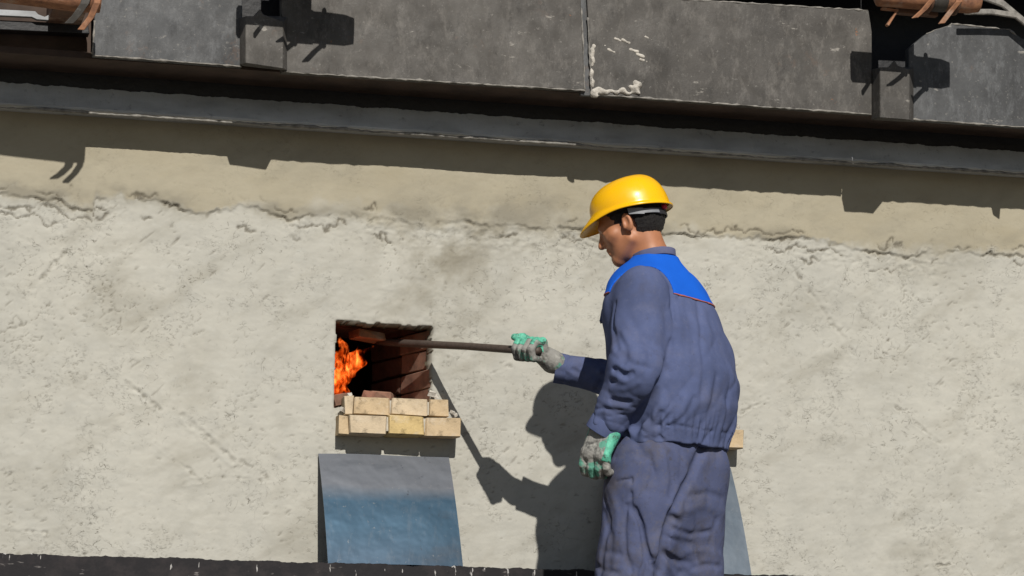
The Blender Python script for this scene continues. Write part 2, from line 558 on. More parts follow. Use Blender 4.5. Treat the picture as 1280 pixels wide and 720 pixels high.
mb.mix(mb.range(mb.noise(60, 3, 0.6, stretch=(1, 1, 0.25), rot=(0, 0.35, 0)), 0.67, 0.70, 0, 0.9), (0.42, 0.41, 0.40))
mb.mix(mb.range(mb.noise(45, 3, 0.6, stretch=(0.3, 1, 1)), 0.66, 0.73, 0, 0.7), (0.27, 0.25, 0.24))
mb.bump(mb.noise(50, 5), 0.3, 0.004)
MAT['beam'] = mb.m
ms = MatB('grey_mortar_fillet', (0.44, 0.46, 0.48), 0.7, 0.0, 0.4)
ms.mix(ms.range(ms.noise(7, 5, 0.6, stretch=(0.4, 1, 1)), 0.42, 0.68), (0.27, 0.28, 0.29))
ms.mix(ms.range(ms.noise(30, 5, 0.7), 0.6, 0.75, 0, 0.7), (0.10, 0.10, 0.105))
ms.bump(ms.noise(50, 5), 0.4, 0.005)
MAT['fillet'] = ms.m
MAT['ground'] = M_simple('dusty_ground', (0.17, 0.15, 0.12), 0.95, 0.3, 1.5, bump=0.5, bd=0.03)
MAT['weld'] = M_simple('worn_bare_edge', (0.25, 0.237, 0.215), 0.7, 0.65, 40, bump=0.4)
MAT['plank'] = M_simple('grey_scaffold_plank', (0.10, 0.085, 0.07), 0.9, 0.35, 12, bump=0.3)

# ------------------------------------------------------------------ ground
S = 400.0
g = mesh_np('ground', [(-S, -S, 0), (S, -S, 0), (S, S, 0), (-S, S, 0)], [(0, 1, 2, 3)], MAT['ground'], smooth=False)
tag(g, kind='structure')

# ------------------------------------------------------------------ plastered kiln wall with two fire openings
OPEN_DX = at(930, 545, 0.06)[0] - at(577, 545, 0.06)[0]      # spacing of the two fire holes along the wall
A1 = at(421, 404, 0); B1 = at(538, 499, 0)
OX0, OX1, OZ0, OZ1 = A1[0], B1[0], at(480, 499, 0)[2], at(480, 405, 0)[2]

xl, xr = at(-20, 400, 0)[0], at(1300, 400, 0)[0]
zb, zt = at(640, 735, 0)[2], at(640, 150, 0)[2]
xs = ramp((xl - 2.6, xl, 0.02), (xl, xr, 0.004), (xr, xr + 2.6, 0.02))
zs = ramp((0.0, zb, 0.03), (zb, zt, 0.004), (zt, zt + 0.8, 0.03))
WX, WZ = np.meshgrid(xs, zs, indexing='ij')


def poly_z(pts, D=0):
    q = np.array([at(a, b, D) for a, b in pts])
    return q[:, 0], q[:, 2]


bx_, bz_ = poly_z([(-600, 215), (-100, 234), (0, 240), (60, 252), (115, 262), (120, 246), (152, 243), (160, 254), (190, 250), (230, 262),
                   (262, 268), (300, 258), (360, 274), (420, 268), (520, 276), (600, 280), (690, 286), (800, 292),
                   (890, 296), (960, 300), (1000, 297), (1060, 306), (1130, 318), (1200, 312), (1280, 320), (1500, 330), (1900, 350)])
rag = fbm(WX * 8, WZ * 8, 5, 3) * 0.020 + fbm(WX * 42, WZ * 42, 3, 8) * 0.011
line = np.interp(WX, bx_, bz_) + rag
above = WZ - line                                       # >0 : upper coat
up_ = np.clip(above / 0.006 + 0.5, 0, 1)
h = fbm(WX * 1.3, WZ * 1.3, 3, 1) * 0.010
h += fbm(WX * 7, WZ * 7, 4, 2) * 0.0012
warp = fbm(WX * 6, WZ * 6, 3, 41) * 0.6
h += fbm(WX * 14 + warp, WZ * 34 + warp, 4, 5) * 0.0010    # trowel drag
h += fbm(WX * 70, WZ * 90, 2, 6) * 0.0004
h *= 1 - 0.45 * up_
fine = np.clip((np.minimum(WX - xl + 0.1, xr + 0.1 - WX)) * 8, 0, 1)
dirt = np.zeros_like(h)
# flaking patches: plateaus with sharp scarps
pl = fbm(WX * 5 + 3, WZ * 6 + warp * 0.8, 5, 21)
msk = np.clip(fbm(WX * 1.8, WZ * 1.8, 3, 22) * 3 + 0.35, 0, 1) * (1 - up_)
for lv in (0.12, 0.3, 0.46):
    st = np.clip((pl - lv) / 0.018, 0, 1)
    h += st * 0.0009 * msk
# nicks and gouges of several kinds
for k, (fx, fz, th, dep, sd_, ang) in enumerate(((30, 75, 0.52, 0.0042, 51, 0.2), (26, 90, 0.56, 0.0042, 52, -0.5), (55, 55, 0.60, 0.0038, 53, 0),
                                                  (14, 60, 0.55, 0.004, 54, 0.75), (60, 120, 0.58, 0.003, 55, -0.2))):
    ca, sa = math.cos(ang), math.sin(ang)
    n = fbm(WX * ca * fx + WZ * sa * fx, -WX * sa * fz + WZ * ca * fz, 2, sd_)
    dens = np.clip(fbm(WX * 2.2 + 5 * k, WZ * 2.2, 3, 60 + k) * 0.35, -0.14, 0.14)
    q = np.clip((n + dens - th - 0.05) / 0.12, 0, 1) * (1 - 0.75 * up_)
    h -= q * dep * 0.4
    dirt += q * 0.34
# thin cracks: zero lines of warped noise, kept only in patches
for k, (sc, wd, sd_, lim) in enumerate(((2.1, 0.0045, 71, 0.16), (4.5, 0.007, 72, 0.30))):
    n = fbm(WX * sc + fbm(WX * 11, WZ * 11, 3, 80 + k) * 0.35, WZ * sc * 1.25 + fbm(WX * 13, WZ * 12, 3, 84 + k) * 0.35, 2, sd_)
    keep = np.clip((fbm(WX * 1.6 + k, WZ * 1.9, 3, 90 + k) - lim) / 0.08, 0, 1)
    q = np.exp(-(n / wd) ** 2) * keep * (1 - 0.8 * up_)
    h -= q * 0.003
    dirt += q * 0.5
# broken seam between the coats
brk = fbm(WX * 6, WZ * 4, 3, 33)
lip = 0.002 + 0.005 * np.clip(brk + 0.2, 0, 1)
h += up_ * lip
seam = np.exp(-((above + 0.003) / 0.0038) ** 2) * np.clip(0.30 + brk * 2.0 + fbm(WX * 24, WZ * 9, 2, 35) * 0.9, 0, 1)
for off, sd_ in ((-0.032, 101), (-0.062, 102), (0.022, 103)):
    l2 = above - off + fbm(WX * 17, WZ * 10, 4, sd_) * 0.035
    kp = np.clip((fbm(WX * 5, WZ * 3, 3, sd_ + 7) - 0.05) / 0.1, 0, 1)
    q = np.exp(-(l2 / 0.004) ** 2) * kp
    h -= q * 0.005
    dirt += q * 0.75
h -= seam * 0.006
dirt += seam * 0.85
rub = np.exp(-((above + 0.035) / 0.045) ** 2) * np.clip(fbm(WX * 4, WZ * 4, 2, 110) * 2 + 0.5, 0, 1)
h += rub * fbm(WX * 38, WZ * 60, 3, 111) * 0.006
dirt += rub * np.clip(fbm(WX * 45, WZ * 75, 3, 112) - 0.18, 0, 1) * 1.1
# long drag gouges, placed as in the photo
for (p, q_, wdt, dep) in (((160, 480), (200, 512), 0.006, 0.005), ((228, 520), (290, 575), 0.007, 0.006), ((195, 555), (250, 600), 0.004, 0.003), ((300, 575), (345, 602), 0.004, 0.003),
                          ((228, 605), (262, 598), 0.004, 0.004), ((280, 596), (335, 600), 0.003, 0.003), ((20, 662), (58, 666), 0.003, 0.005),
                          ((40, 360), (80, 318), 0.006, 0.004), ((980, 320), (1070, 445), 0.006, 0.004), ((1110, 500), (1180, 560), 0.004, 0.004),
                          ((1165, 660), (1170, 706), 0.003, 0.005), ((1170, 706), (1192, 706), 0.003, 0.007), ((1155, 676), (1166, 660), 0.003, 0.005),
                          ((920, 518), (960, 500), 0.003, 0.005), ((400, 560), (430, 600), 0.003, 0.003), ((610, 470), (640, 455), 0.003, 0.003)):
    a, b = at(*p, 0), at(*q_, 0)
    dx, dz = b[0] - a[0], b[2] - a[2]
    L2 = dx * dx + dz * dz
    t = np.clip(((WX - a[0]) * dx + (WZ - a[2]) * dz) / L2, 0, 1)
    dist = np.hypot(WX - a[0] - t * dx, WZ - a[2] - t * dz) + fbm(WX * 30, WZ * 30, 2, 7) * 0.012
    q = np.exp(-(dist / wdt) ** 2)
    brk2 = np.clip(fbm(WX * 22, WZ * 22, 3, 10) * 2 + 0.4, 0, 1)
    h -= q * dep * 0.9 * brk2
    h += np.exp(-((dist - wdt * 2) / wdt) ** 2) * dep * 0.25
    dirt += q * brk2 * np.clip(fbm(WX * 60, WZ * 60, 2, 9) + 0.3, 0, 0.6)
# openings: ragged plaster edge turned in towards the brick lining
hole = np.zeros_like(h, bool); inn = np.zeros_like(h, bool)
rg = fbm(WX * 26, WZ * 26, 4, 121) * 0.010
for k in (0, 1):
    ox0, ox1 = OX0 + OPEN_DX * k, OX1 + OPEN_DX * k
    dd = np.maximum(np.maximum(ox0 - WX, WX - ox1), np.maximum(OZ0 - 0.03 - WZ, WZ - OZ1)) + rg * 0.8
    inn |= dd < 0
    hole |= dd < -0.006
    near = np.exp(-np.clip(dd, 0, 1) / 0.03)
    h += near * fbm(WX * 30, WZ * 30, 3, 125) * 0.005
    dirt += np.exp(-(np.clip(dd, 0, 1) / 0.007) ** 2) * 0.35
YW = -h
YW[inn] = 0.06
dirt[inn] = 1.0
# bottom crumbs against the beam
N0, N1 = WX.shape
V = np.stack([WX, YW, WZ], -1).reshape(-1, 3)
ii, jj = np.meshgrid(np.arange(N0 - 1), np.arange(N1 - 1), indexing='ij')
keep = ~(hole[:-1, :-1] | hole[1:, :-1] | hole[1:, 1:] | hole[:-1, 1:])
ii, jj = ii[keep], jj[keep]
Q = np.stack([ii * N1 + jj, (ii + 1) * N1 + jj, (ii + 1) * N1 + jj + 1, ii * N1 + jj + 1], 1)
wall = mesh_np('plaster_wall', V, Q, MAT['plaster'], None, True)
tag(wall, 'cracked pale grey plaster kiln wall with a beige band along its top', 'wall')
def blob(px, py, rx, rz): return np.exp(-(((WX - at(px, py, 0)[0]) / rx) ** 2 + ((WZ - at(px, py, 0)[2]) / rz) ** 2))
st1 = (1.1 * blob(545, 325, 0.22, 0.19) + 0.9 * blob(650, 280, 0.34, 0.11) + 0.5 * blob(575, 430, 0.10, 0.13)) * np.clip(0.5 + fbm(WX * 6, WZ * 6, 6, 130, 0.65) * 0.9, 0, 1) * 0.72
# broad slanting trowel smears, a little darker or lighter than the coat
smr = fbm(WX * 2.6 + WZ * 2.2, WZ * 9 - WX * 5.5, 5, 136, 0.6)
st2 = np.exp(-((above - 0.012) / 0.03) ** 2) * np.clip(0.15 + fbm(WX * 4, WZ * 7, 4, 131) * 1.9, 0, 1) * 0.85
st3 = np.exp(-(((WX - at(1010, 370, 0)[0]) / 0.10) ** 2 + ((WZ - at(1085, 385, 0)[2]) / 0.06) ** 2)) * 0.2
st4 = np.clip(fbm(WX * 2.3, WZ * 2.6, 6, 133, 0.6) - 0.2, 0, 1) * 0.5
bl = 0.012 + 0.10 * np.clip(fbm(WX * 2.0, WZ * 2.0, 2, 140) + 0.4, 0, 1)
beige = np.clip(above / bl + 0.3 + fbm(WX * 12, WZ * 12, 3, 141) * 0.6, 0, 1)
for nm, arr in (('beige', beige), ('stain', np.clip(st1 + st2 + st3 + st4 + np.clip(smr - 0.1, 0, 1) * 0.45, 0, 0.9)), ('dirt', np.clip(dirt, 0, 1))):
    a = wall.data.attributes.new(nm, 'FLOAT', 'POINT')
    a.data.foreach_set('value', arr.astype(np.float32).ravel())


# --- brick lining, sooty chamber
def brick_mesh(name, lx, ly, lz, mat, seed):
    r = random.Random(seed)
    nx, ny, nz = 3, 2, 2
    import bmesh
    bm = bmesh.new()
    bmesh.ops.create_cube(bm, size=1.0)
    bmesh.ops.bevel(bm, geom=list(bm.edges), offset=0.035, segments=1, affect='EDGES')
    for v in bm.verts:
        v.co = Vector((v.co.x * lx + r.uniform(-1, 1) * 0.0016, v.co.y * ly + r.uniform(-1, 1) * 0.0016, v.co.z * lz + r.uniform(-1, 1) * 0.0016))
    for _ in range(3):                                  # knocked-off corners
        sx_, sy_, sz_ = (r.choice((-1, 1)) for _k in range(3))
        k = r.uniform(0.001, 0.004)
        for v in bm.verts:
            if v.co.x * sx_ > lx * 0.42 and v.co.y * sy_ > ly * 0.42 and v.co.z * sz_ > lz * 0.42:
                v.co -= Vector((sx_ * k, sy_ * k * 0.8, sz_ * k * 0.7))
    me = bpy.data.meshes.new(name)
    bm.to_mesh(me); bm.free()
    me.materials.append(mat)
    return me


OW, OH = OX1 - OX0, OZ1 - OZ0


def build_lining(dx):
    root = empty('brick_lining', (OX0 + dx, 0.06, OZ0))
    course = 0.064
    for c in range(5):
        z = -0.02 + course * (c + 0.5)
        # right reveal, splayed so that it shows; two bricks deep
        for k, (y0, ln) in enumerate(((0.0, 0.225), (0.228, 0.225))):
            me = brick_mesh('brick', 0.11, ln, course - 0.004, MAT['brick_in'] if k == 0 and c < 4 else MAT['brick_soot'], 10 * c + k)
            o = link(bpy.data.objects.new('brick', me), root)
            ang = math.radians(15)
            cy = y0 + ln / 2
            o.location = (OW + 0.062 - math.sin(ang) * cy + random.uniform(-.006, .004), cy * math.cos(ang) - 0.03, z)
            o.rotation_euler = (random.uniform(-.02, .02), random.uniform(-.015, .015), ang + random.uniform(-.03, .03))
        me = brick_mesh('brick', 0.11, 0.45, course - 0.004, MAT['brick_soot'], 10 * c + 5)
        o = link(bpy.data.objects.new('brick', me), root)
        o.location = (-0.062, 0.2, z)
    for k in range(2):
        for j in range(2):
            me = brick_mesh('brick', OW * 0.62, 0.22, 0.062, MAT['brick_soot'], 70 + k * 3 + j)
            o = link(bpy.data.objects.new('brick', me), root)
            o.location = (OW * (0.2 + 0.62 * k), 0.08 + 0.225 * j, OH + 0.048)
            me = brick_mesh('brick', OW * 0.62, 0.22, 0.062, MAT['brick_soot'], 80 + k * 3 + j)
            o = link(bpy.data.objects.new('brick', me), root)
            o.location = (OW * (0.2 + 0.62 * k), 0.09 + 0.225 * j, -0.052)
    # rubble of broken brick on the sill
    for (fx, y, z, sx_, sy_, sz_, rz, ry) in ((0.50, 0.10, 0.012, 0.05, 0.07, 0.05, 0.5, 0.35), (0.08, 0.0, 0.0, 0.06, 0.06, 0.035, 0.2, -0.2), (0.28, 0.2, 0.0, 0.11, 0.06, 0.04, -0.3, 0.1),
                                              (0.68, 0.22, 0.02, 0.09, 0.10, 0.06, 0.9, 0.1)):
        me = brick_mesh('brick_fragment', sx_, sy_, sz_, MAT['brick_in'], int(fx * 100))
        o = link(bpy.data.objects.new('brick_fragment', me), root)
        o.location = (OW * fx, y, z)
        o.rotation_euler = (0.1, ry, rz)
    # sooty chamber behind (box open at the front)
    x0, x1, y0, y1, z0, z1 = -0.35, OW + 0.25, 0.46, 1.15, -0.3, 0.65
    v = [(x0, y0, z0), (x1, y0, z0), (x1, y1, z0), (x0, y1, z0), (x0, y0, z1), (x1, y0, z1), (x1, y1, z1), (x0, y1, z1)]
    f = [(0, 1, 2, 3), (4, 7, 6, 5), (2, 6, 7, 3), (0, 3, 7, 4), (1, 5, 6, 2)]
    mesh_np('chamber', v, f, MAT['soot'], root, False)
    # packing between lining and plaster so that no sky leaks in
    v, f = [], []
    def bx(a, b):
        n = len(v)
        for z in (a[2], b[2]):
            for (x, y) in ((a[0], a[1]), (b[0], a[1]), (b[0], b[1]), (a[0], b[1])):
                v.append((x, y, z))
        f.extend([(n, n + 3, n + 2, n + 1), (n + 4, n + 5, n + 6, n + 7), (n, n + 1, n + 5, n + 4), (n + 1, n + 2, n + 6, n + 5), (n + 2, n + 3, n + 7, n + 6), (n + 3, n, n + 4, n + 7)])
    bx((-0.36, 0.005, -0.3), (-0.125, 0.455, 0.66)); bx((OW + 0.125, 0.005, -0.3), (OW + 0.27, 0.455, 0.66))
    bx((-0.122, 0.005, OH + 0.085), (OW + 0.122, 0.455, 0.66)); bx((-0.122, 0.005, -0.3), (OW + 0.122, 0.455, -0.09))
    mesh_np('packing', v, f, MAT['soot'], root, False)
    return root


lin1 = build_lining(0)
tag(lin1, 'burnt reddish brown brick lining inside the burning wall opening', 'lining')
lin2 = build_lining(OPEN_DX)
tag(lin2, 'burnt brick lining of the opening hidden behind the worker', 'lining')


# --- flame
def flame():
    F = Field(np.arange(-0.05, 0.22, 0.004), np.arange(-0.05, 0.12, 0.004), np.arange(-0.03, 0.26, 0.004))
    wx = 0.012 * np.sin(F.Z * 42 + F.Y * 30) + 0.006 * np.sin(F.Z * 95 + 1.3)
    X0 = F.X
    F.X = F.X + wx
    d = None
    for pts, r in (([(0.015, 0.03, 0.0), (0.02, 0.03, 0.06), (0.055, 0.03, 0.12), (0.125, 0.03, 0.175)], (0.030, 0.028, 0.026, 0.003)),
                   ([(0.01, 0.0, 0.03), (0.012, 0.01, 0.10), (0.02, 0.01, 0.17), (0.012, 0.01, 0.205)], (0.02, 0.024, 0.016, 0.002)),
                   ([(0.04, 0.05, 0.07), (0.075, 0.05, 0.13), (0.07, 0.05, 0.18)], (0.02, 0.018, 0.002)),
                   ([(-0.01, 0.05, 0.0), (-0.01, 0.05, 0.11), (0.03, 0.05, 0.165)], (0.02, 0.022, 0.003))):
        for i in range(len(pts) - 1):
            q = F.rcone(pts[i], pts[i + 1], r[i], r[i + 1])
            d = q if d is None else smin(d, q, 0.012)
    d = d + 0.004 * np.sin(F.X * 130 + F.Z * 70) * np.sin(F.Z * 60 + F.Y * 90)
    m = bpy.data.materials.new('flame'); m.use_nodes = True
    n, l = m.node_tree.nodes, m.node_tree.links
    n.clear()
    out = n.new('ShaderNodeOutputMaterial'); em = n.new('ShaderNodeEmission')
    tc = n.new('ShaderNodeTexCoord'); mp = n.new('ShaderNodeMapping'); mp.inputs['Scale'].default_value = (1, 1, 0.42); mp.inputs['Rotation'].default_value = (0, 0.45, 0)
    ns = n.new('ShaderNodeTexNoise'); ns.inputs['Scale'].default_value = 42; ns.inputs['Detail'].default_value = 5; ns.inputs['Distortion'].default_value = 1.4
    cr = n.new('ShaderNodeValToRGB')
    e = cr.color_ramp.elements
    e[0].position = 0.40; e[0].color = (0.35, 0.012, 0.0, 1)
    e[1].position = 0.72; e[1].color = (1.0, 0.36, 0.07, 1)
    q = e.new(0.55); q.color = (1.0, 0.085, 0.004, 1)
    st = n.new('ShaderNodeMapRange'); st.inputs[1].default_value = 0.46; st.inputs[2].default_value = 0.70; st.inputs[3].default_value = 0.5; st.inputs[4].default_value = 95.0
    l.new(tc.outputs['Object'], mp.inputs[0]); l.new(mp.outputs[0], ns.inputs['Vector']); l.new(ns.outputs['Fac'], cr.inputs[0]); l.new(ns.outputs['Fac'], st.inputs[0])
    l.new(cr.outputs[0], em.inputs[0]); l.new(st.outputs[0], em.inputs[1])
    l.new(em.outputs[0], out.inputs['Volume'])
    o = field_mesh('flame', F, d, m, None, 1)
    p = at(424, 484, -0.07)
    o.location = p
    o.scale = (0.95, 1.0, 0.80)
    tag(o, 'orange flame licking up inside the wall opening', 'flame')


flame()
# brick high inside the opening, fire glow painted in by a brighter orange-brown colour
tube_p = at(459, 420, -0.16)
me = brick_mesh('brick', 0.095, 0.10, 0.026, MAT['rust'], 300)
o = link(bpy.data.objects.new('brick', me), lin1)
o.location = Vector(tube_p) - lin1.location
o.rotation_euler = (0, 0.06, 0.2)


# --- brick ledges under the openings
def ledge(dx, label):
    root = empty('brick_ledge', (OX0 + dx, 0, at(480, 545, 0.05)[2]))
    base = np.array(root.location) - np.array([dx, 0, 0])
    def put(x0, x1, y0, y1, Df, mat, seed, depth=0.20, rz=0.0):
        a = at(x0, y0, Df); b = at(x1, y1, Df)
        lx, lz = b[0] - a[0], a[2] - b[2] + 0.004
        me = brick_mesh('brick', lx - 0.003, depth, lz, mat, seed)
        o = link(bpy.data.objects.new('brick', me), root)
        o.location = (a[0] + lx / 2 - base[0], -Df + depth / 2 + random.uniform(-.002, .002), b[2] + lz / 2 - base[2])
        o.rotation_euler = (random.uniform(-.012, .012), random.uniform(-.01, .01), rz)
    put(436, 484, 520, 544, 0.085, MAT['brick3'], 1)
    put(485, 531, 520, 545, 0.088, MAT['brick2'], 2)
    put(531.5, 577, 522, 546, 0.085, MAT['brick'], 3)
    put(423, 437, 519.5, 543, 0.062, MAT['brick'], 4, 0.16)
    put(443, 488, 497, 519, 0.045, MAT['brick'], 5, 0.16)
    put(488.5, 535.5, 498, 520, 0.047, MAT['brick3'], 6, 0.16)
    put(537, 562, 500, 521, 0.045, MAT['brick'], 7, 0.16)
    put(430, 442.5, 496, 519, 0.030, MAT['brick3'], 8, 0.12)
    # mortar bed behind the joints, then crumbs
    a_, b_ = at(438, 520, 0.06), at(575, 543, 0.06)
    prism('mortar_bed', [(a_[0] - base[0], -0.075, b_[2] - base[2]), (b_[0] - base[0] - 0.004, -0.075, b_[2] - base[2]), (b_[0] - base[0] - 0.004, -0.075, a_[2] - base[2]), (a_[0] - base[0], -0.075, a_[2] - base[2])], (0, 0.12, 0), MAT['mortar'], root)
    a_, b_ = at(444, 499, 0.03), at(560, 520, 0.03)
    prism('mortar_bed', [(a_[0] - base[0], -0.036, b_[2] - base[2]), (b_[0] - base[0] - 0.004, -0.036, b_[2] - base[2]), (b_[0] - base[0] - 0.004, -0.036, a_[2] - base[2]), (a_[0] - base[0], -0.036, a_[2] - base[2])], (0, 0.10, 0), MAT['mortar'], root)
    for (x, y, D, s) in ((566, 516, 0.05, 0.012), (570, 519, 0.055, 0.009), (428, 512, 0.02, 0.014), (540, 492, 0.02, 0.018), (545, 496, 0.025, 0.012), (437, 494, 0.015, 0.012)):
        me = brick_mesh('mortar_lump', s * 1.3, s, s * 0.9, MAT['white_mortar'], int(x))
        o = link(bpy.data.objects.new('mortar_lump', me), root)
        o.location = Vector(at(x, y, D)) - Vector(base)
        o.rotation_euler = (0.4, 0.3, x)
    tag(root, label, 'ledge')
    return root


ledge(0, 'stepped ledge of buff firebricks under the burning opening')
ledge(OPEN_DX, 'buff firebrick ledge end peeking out behind the worker\'s hip')


# --- leaning steel plates
def plate(dx, label, mat):
    TL, TR, BL, BR = [np.array(q) for q in (at(398, 567, 0.012), at(561, 572, 0.012), at(410, 704, 0.19), at(579, 709, 0.19))]
    n = 24
    V, Fc = [], []
    nrm = np.cross(TR - TL, BL - TL); nrm /= np.linalg.norm(nrm)
    if nrm[1] > 0: nrm = -nrm
    for side in (0, 1):
        for j in range(n + 1):
            for i in range(n + 1):
                u, v = i / n, j / n
                p = (TL * (1 - u) + TR * u) * (1 - v) + (BL * (1 - u) + BR * u) * v
                bow = 0.010 * math.sin(math.pi * v) + 0.004 * math.sin(math.pi * u) + 0.002 * math.sin(7 * u + 3 * v)
                V.append(p + nrm * (bow - 0.004 * side) - BL)
    W = n + 1
    for side in (0, 1):
        b = side * W * W
        for j in range(n):
            for i in range(n):
                q = (b + j * W + i, b + j * W + i + 1, b + (j + 1) * W + i + 1, b + (j + 1) * W + i)
                Fc.append(q if side else q[::-1])
    edge = [j for j in range(W)] + [k * W + n for k in range(1, W)] + [n * W + k for k in range(n - 1, -1, -1)] + [k * W for k in range(n - 1, 0, -1)]
    for k in range(len(edge)):
        a, b = edge[k], edge[(k + 1) % len(edge)]
        Fc.append((a, b, b + W * W, a + W * W))
    o = mesh_np('steel_plate', V, Fc, mat, None, True, loc=BL + np.array([dx, 0, 0]))
    import bmesh
    bm = bmesh.new(); bm.from_mesh(o.data)
    bmesh.ops.recalc_face_normals(bm, faces=bm.faces)
    bm.to_mesh(o.data); bm.free()
    m = o.modifiers.new('es', 'EDGE_SPLIT'); m.split_angle = math.radians(40)
    tag(o, label, 'plate')


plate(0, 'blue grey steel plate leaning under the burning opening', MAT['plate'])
plate(OPEN_DX, 'grey steel plate leaning on the wall behind the worker\'s legs', MAT['plate_grey'])

# --- black beam along the wall foot
zb1 = at(640, 710, 0.2)[2]
xa, xb = xl - 2.0, xr + 2.0
n = 1400
V, Fc = [], []
X_ = np.linspace(xa, xb, n)
rg = fbm(X_ * 16, X_ * 0 + 0.3, 5, 150, 0.7) * 0.005
for i, x in enumerate(X_):
    V += [(x, 0.02, zb1 + rg[i] * 0.3), (x, -0.205, zb1 + rg[i]), (x, -0.21, zb1 - 0.004 + rg[i]), (x, -0.21, zb1 - 0.22), (x, 0.02, zb1 - 0.22)]
for i in range(n - 1):
    for k in range(5):
        a, b = i * 5 + k, i * 5 + (k + 1) % 5
        Fc.append((a, a + 5, b + 5, b)[::-1])
Fc += [(0, 1, 2, 3, 4), tuple(reversed(range((n - 1) * 5, n * 5)))]
bm_o = mesh_np('steel_beam', V, Fc, MAT['beam'], None, False)
tag(bm_o, 'scratched black steel beam along the foot of the wall', 'beam')

# ------------------------------------------------------------------ steel frame along the top
DP, DB = 0.308, 0.355
z0f = at(640, 110, DP)[2]
frame = empty('plate_girder', (0, 0, z0f - 0.2))
tag(frame, 'weathered grey girder of wide steel plates above the plaster wall', 'girder')
FO = Vector(frame.location)


def rel(p): return np.array(p) - np.array(FO)


def panel(name, pix, D, mat, th=0.035, bev=0.003, edges=()):
    o = prism(name, [rel(at(x, y, D)) for x, y in pix], (0, th, 0), mat, frame, bev)
    rb = random.Random(len(pix) * 7 + int(pix[0][0]))
    for (xa_, ya_), (xb_, yb_) in edges:               # worn bare edge: a thin uneven bead
        n_ = max(6, int(math.hypot(xb_ - xa_, yb_ - ya_) / 6))
        P_, R_ = [], []
        for i_ in range(n_ + 1):
            t_ = i_ / n_
            P_.append(rel(at(xa_ + (xb_ - xa_) * t_ + rb.uniform(-.5, .5), ya_ + (yb_ - ya_) * t_ + rb.uniform(-.5, .5), D - 0.001)))
            R_.append(max(0.0006, rb.gauss(0.0026, 0.0011)))
        tube('worn_edge', P_, R_, MAT['weld'], frame, 6)
    return o


def line_y(x, x0, y0, x1, y1): return y0 + (y1 - y0) * (x - x0) / (x1 - x0)


panel('panel', [(-420, 30), (-420, -330), (-160, -310), (-160, 48)], DP, MAT['steel'])
panel('panel', [(116, 69), (118, 24), (122, -290), (303, -280), (303, 83)], DP, MAT['steel_b'], edges=(((116, 69), (302, 83)), ((116, 68), (118, 26))))
panel('panel', [(352, 90), (350, -280), (718, -250), (727, 20), (731, 113)], DP, MAT['steel'], edges=(((355, 90), (731, 113)), ((731, 112), (727, 10))))
panel('panel', [(739, 118), (735, 20), (733, -10), (1086, 13), (1090, 40), (1090, 143)], DP, MAT['steel'], edges=(((740, 118), (1089, 143)), ((735, -8), (1085, 13)), ((739, 116), (735, 22))))
panel('panel', [(1136, 149), (1136, 60), (1158, 42), (1190, 30), (1262, 37), (1281, 50), (1340, 105), (1420, 108), (1500, 110), (1500, 174)], DP, MAT['steel_b'], edges=(((1138, 149), (1500, 174)), ((1158, 42), (1190, 30)), ((1190, 30), (1262, 37)), ((1262, 37), (1338, 104))))
panel('panel', [(1505, 175), (1505, -200), (1900, -170), (1900, 205)], DP, MAT['steel'])
# unseen upper plates over the gaps, added to shade the recess behind
panel('upper_shade_panel', [(738, -34), (736, -250), (1107, -228), (1109, -11)], DP + 0.012, MAT['steel'])
panel('upper_shade_panel', [(1110, -14), (1108, -228), (1500, -200), (1500, 6)], DP + 0.012, MAT['steel_b'])
# proud blocks with a slanted cheek
for (x0, x1, yt, yb0, yb1, cheek) in ((307, 354, 20, 79, 86, 9), (1100, 1137, 84, 147, 150, 11)):
    a = [rel(at(x0, yb0, DB)), rel(at(x1, yb1, DB)), rel(at(x1, yt + (yb1 - yb0), DB)), rel(at(x0 + 22, yt - 2, DB)), rel(at(x0 + 18, yt - 9, DB)), rel(at(x0 + 10, yt, DB)), rel(at(x0, yt, DB))]
    b = [rel(at(x0 - cheek, yb0 + 3, DP - 0.01)), rel(at(x1 + 6, yb1 + 3, DP - 0.01)), rel(at(x1 + 6, yt, DP - 0.01)), rel(at(x0 + 22, yt, DP - 0.01)), rel(at(x0 + 18, yt - 6, DP - 0.01)), rel(at(x0 + 8, yt + 3, DP - 0.01)), rel(at(x0 - cheek, yt + 3, DP - 0.01))]
    m_ = len(a)
    f = [tuple(range(m_)), tuple(reversed(range(m_, 2 * m_)))] + [(i, i + m_, (i + 1) % m_ + m_, (i + 1) % m_) for i in range(m_)]
    o = mesh_np('block', a + b, f, MAT['steel'], frame, False)
    import bmesh
    bm = bmesh.new(); bm.from_mesh(o.data); bmesh.ops.recalc_face_normals(bm, faces=bm.faces); bm.to_mesh(o.data); bm.free()
    bevel(o, 0.002, 1)


def long_bar(name, prof, mat, jag=None, seed=0, x0=xa, x1=xb, n=60):
    """profile of (y,z) points swept along the wall; jag adds ragged edges to some points"""
    X = np.linspace(x0, x1, n)
    V, Fc = [], []
    m = len(prof)
    J = [fbm(X * 9, X * 0 + k * 3.3 + seed, 6, 160 + seed + k, 0.72) for k in range(m)]
    for i, x in enumerate(X):
        for k, (y, z) in enumerate(prof):
            jz = J[k][i] * (jag[k] if jag else 0)
            V.append((x - FO.x, y - jz * 0.5, z + jz - FO.z))
    for i in range(n - 1):
        for k in range(m):
            a, b = i * m + k, i * m + (k + 1) % m
            Fc.append((a, b, b + m, a + m))
    Fc += [tuple(reversed(range(m))), tuple(range((n - 1) * m, n * m))]
    o = mesh_np(name, V, Fc, mat, frame, False)
    import bmesh
    bm = bmesh.new(); bm.from_mesh(o.data); bmesh.ops.recalc_face_normals(bm, faces=bm.faces); bm.to_mesh(o.data); bm.free()
    return o


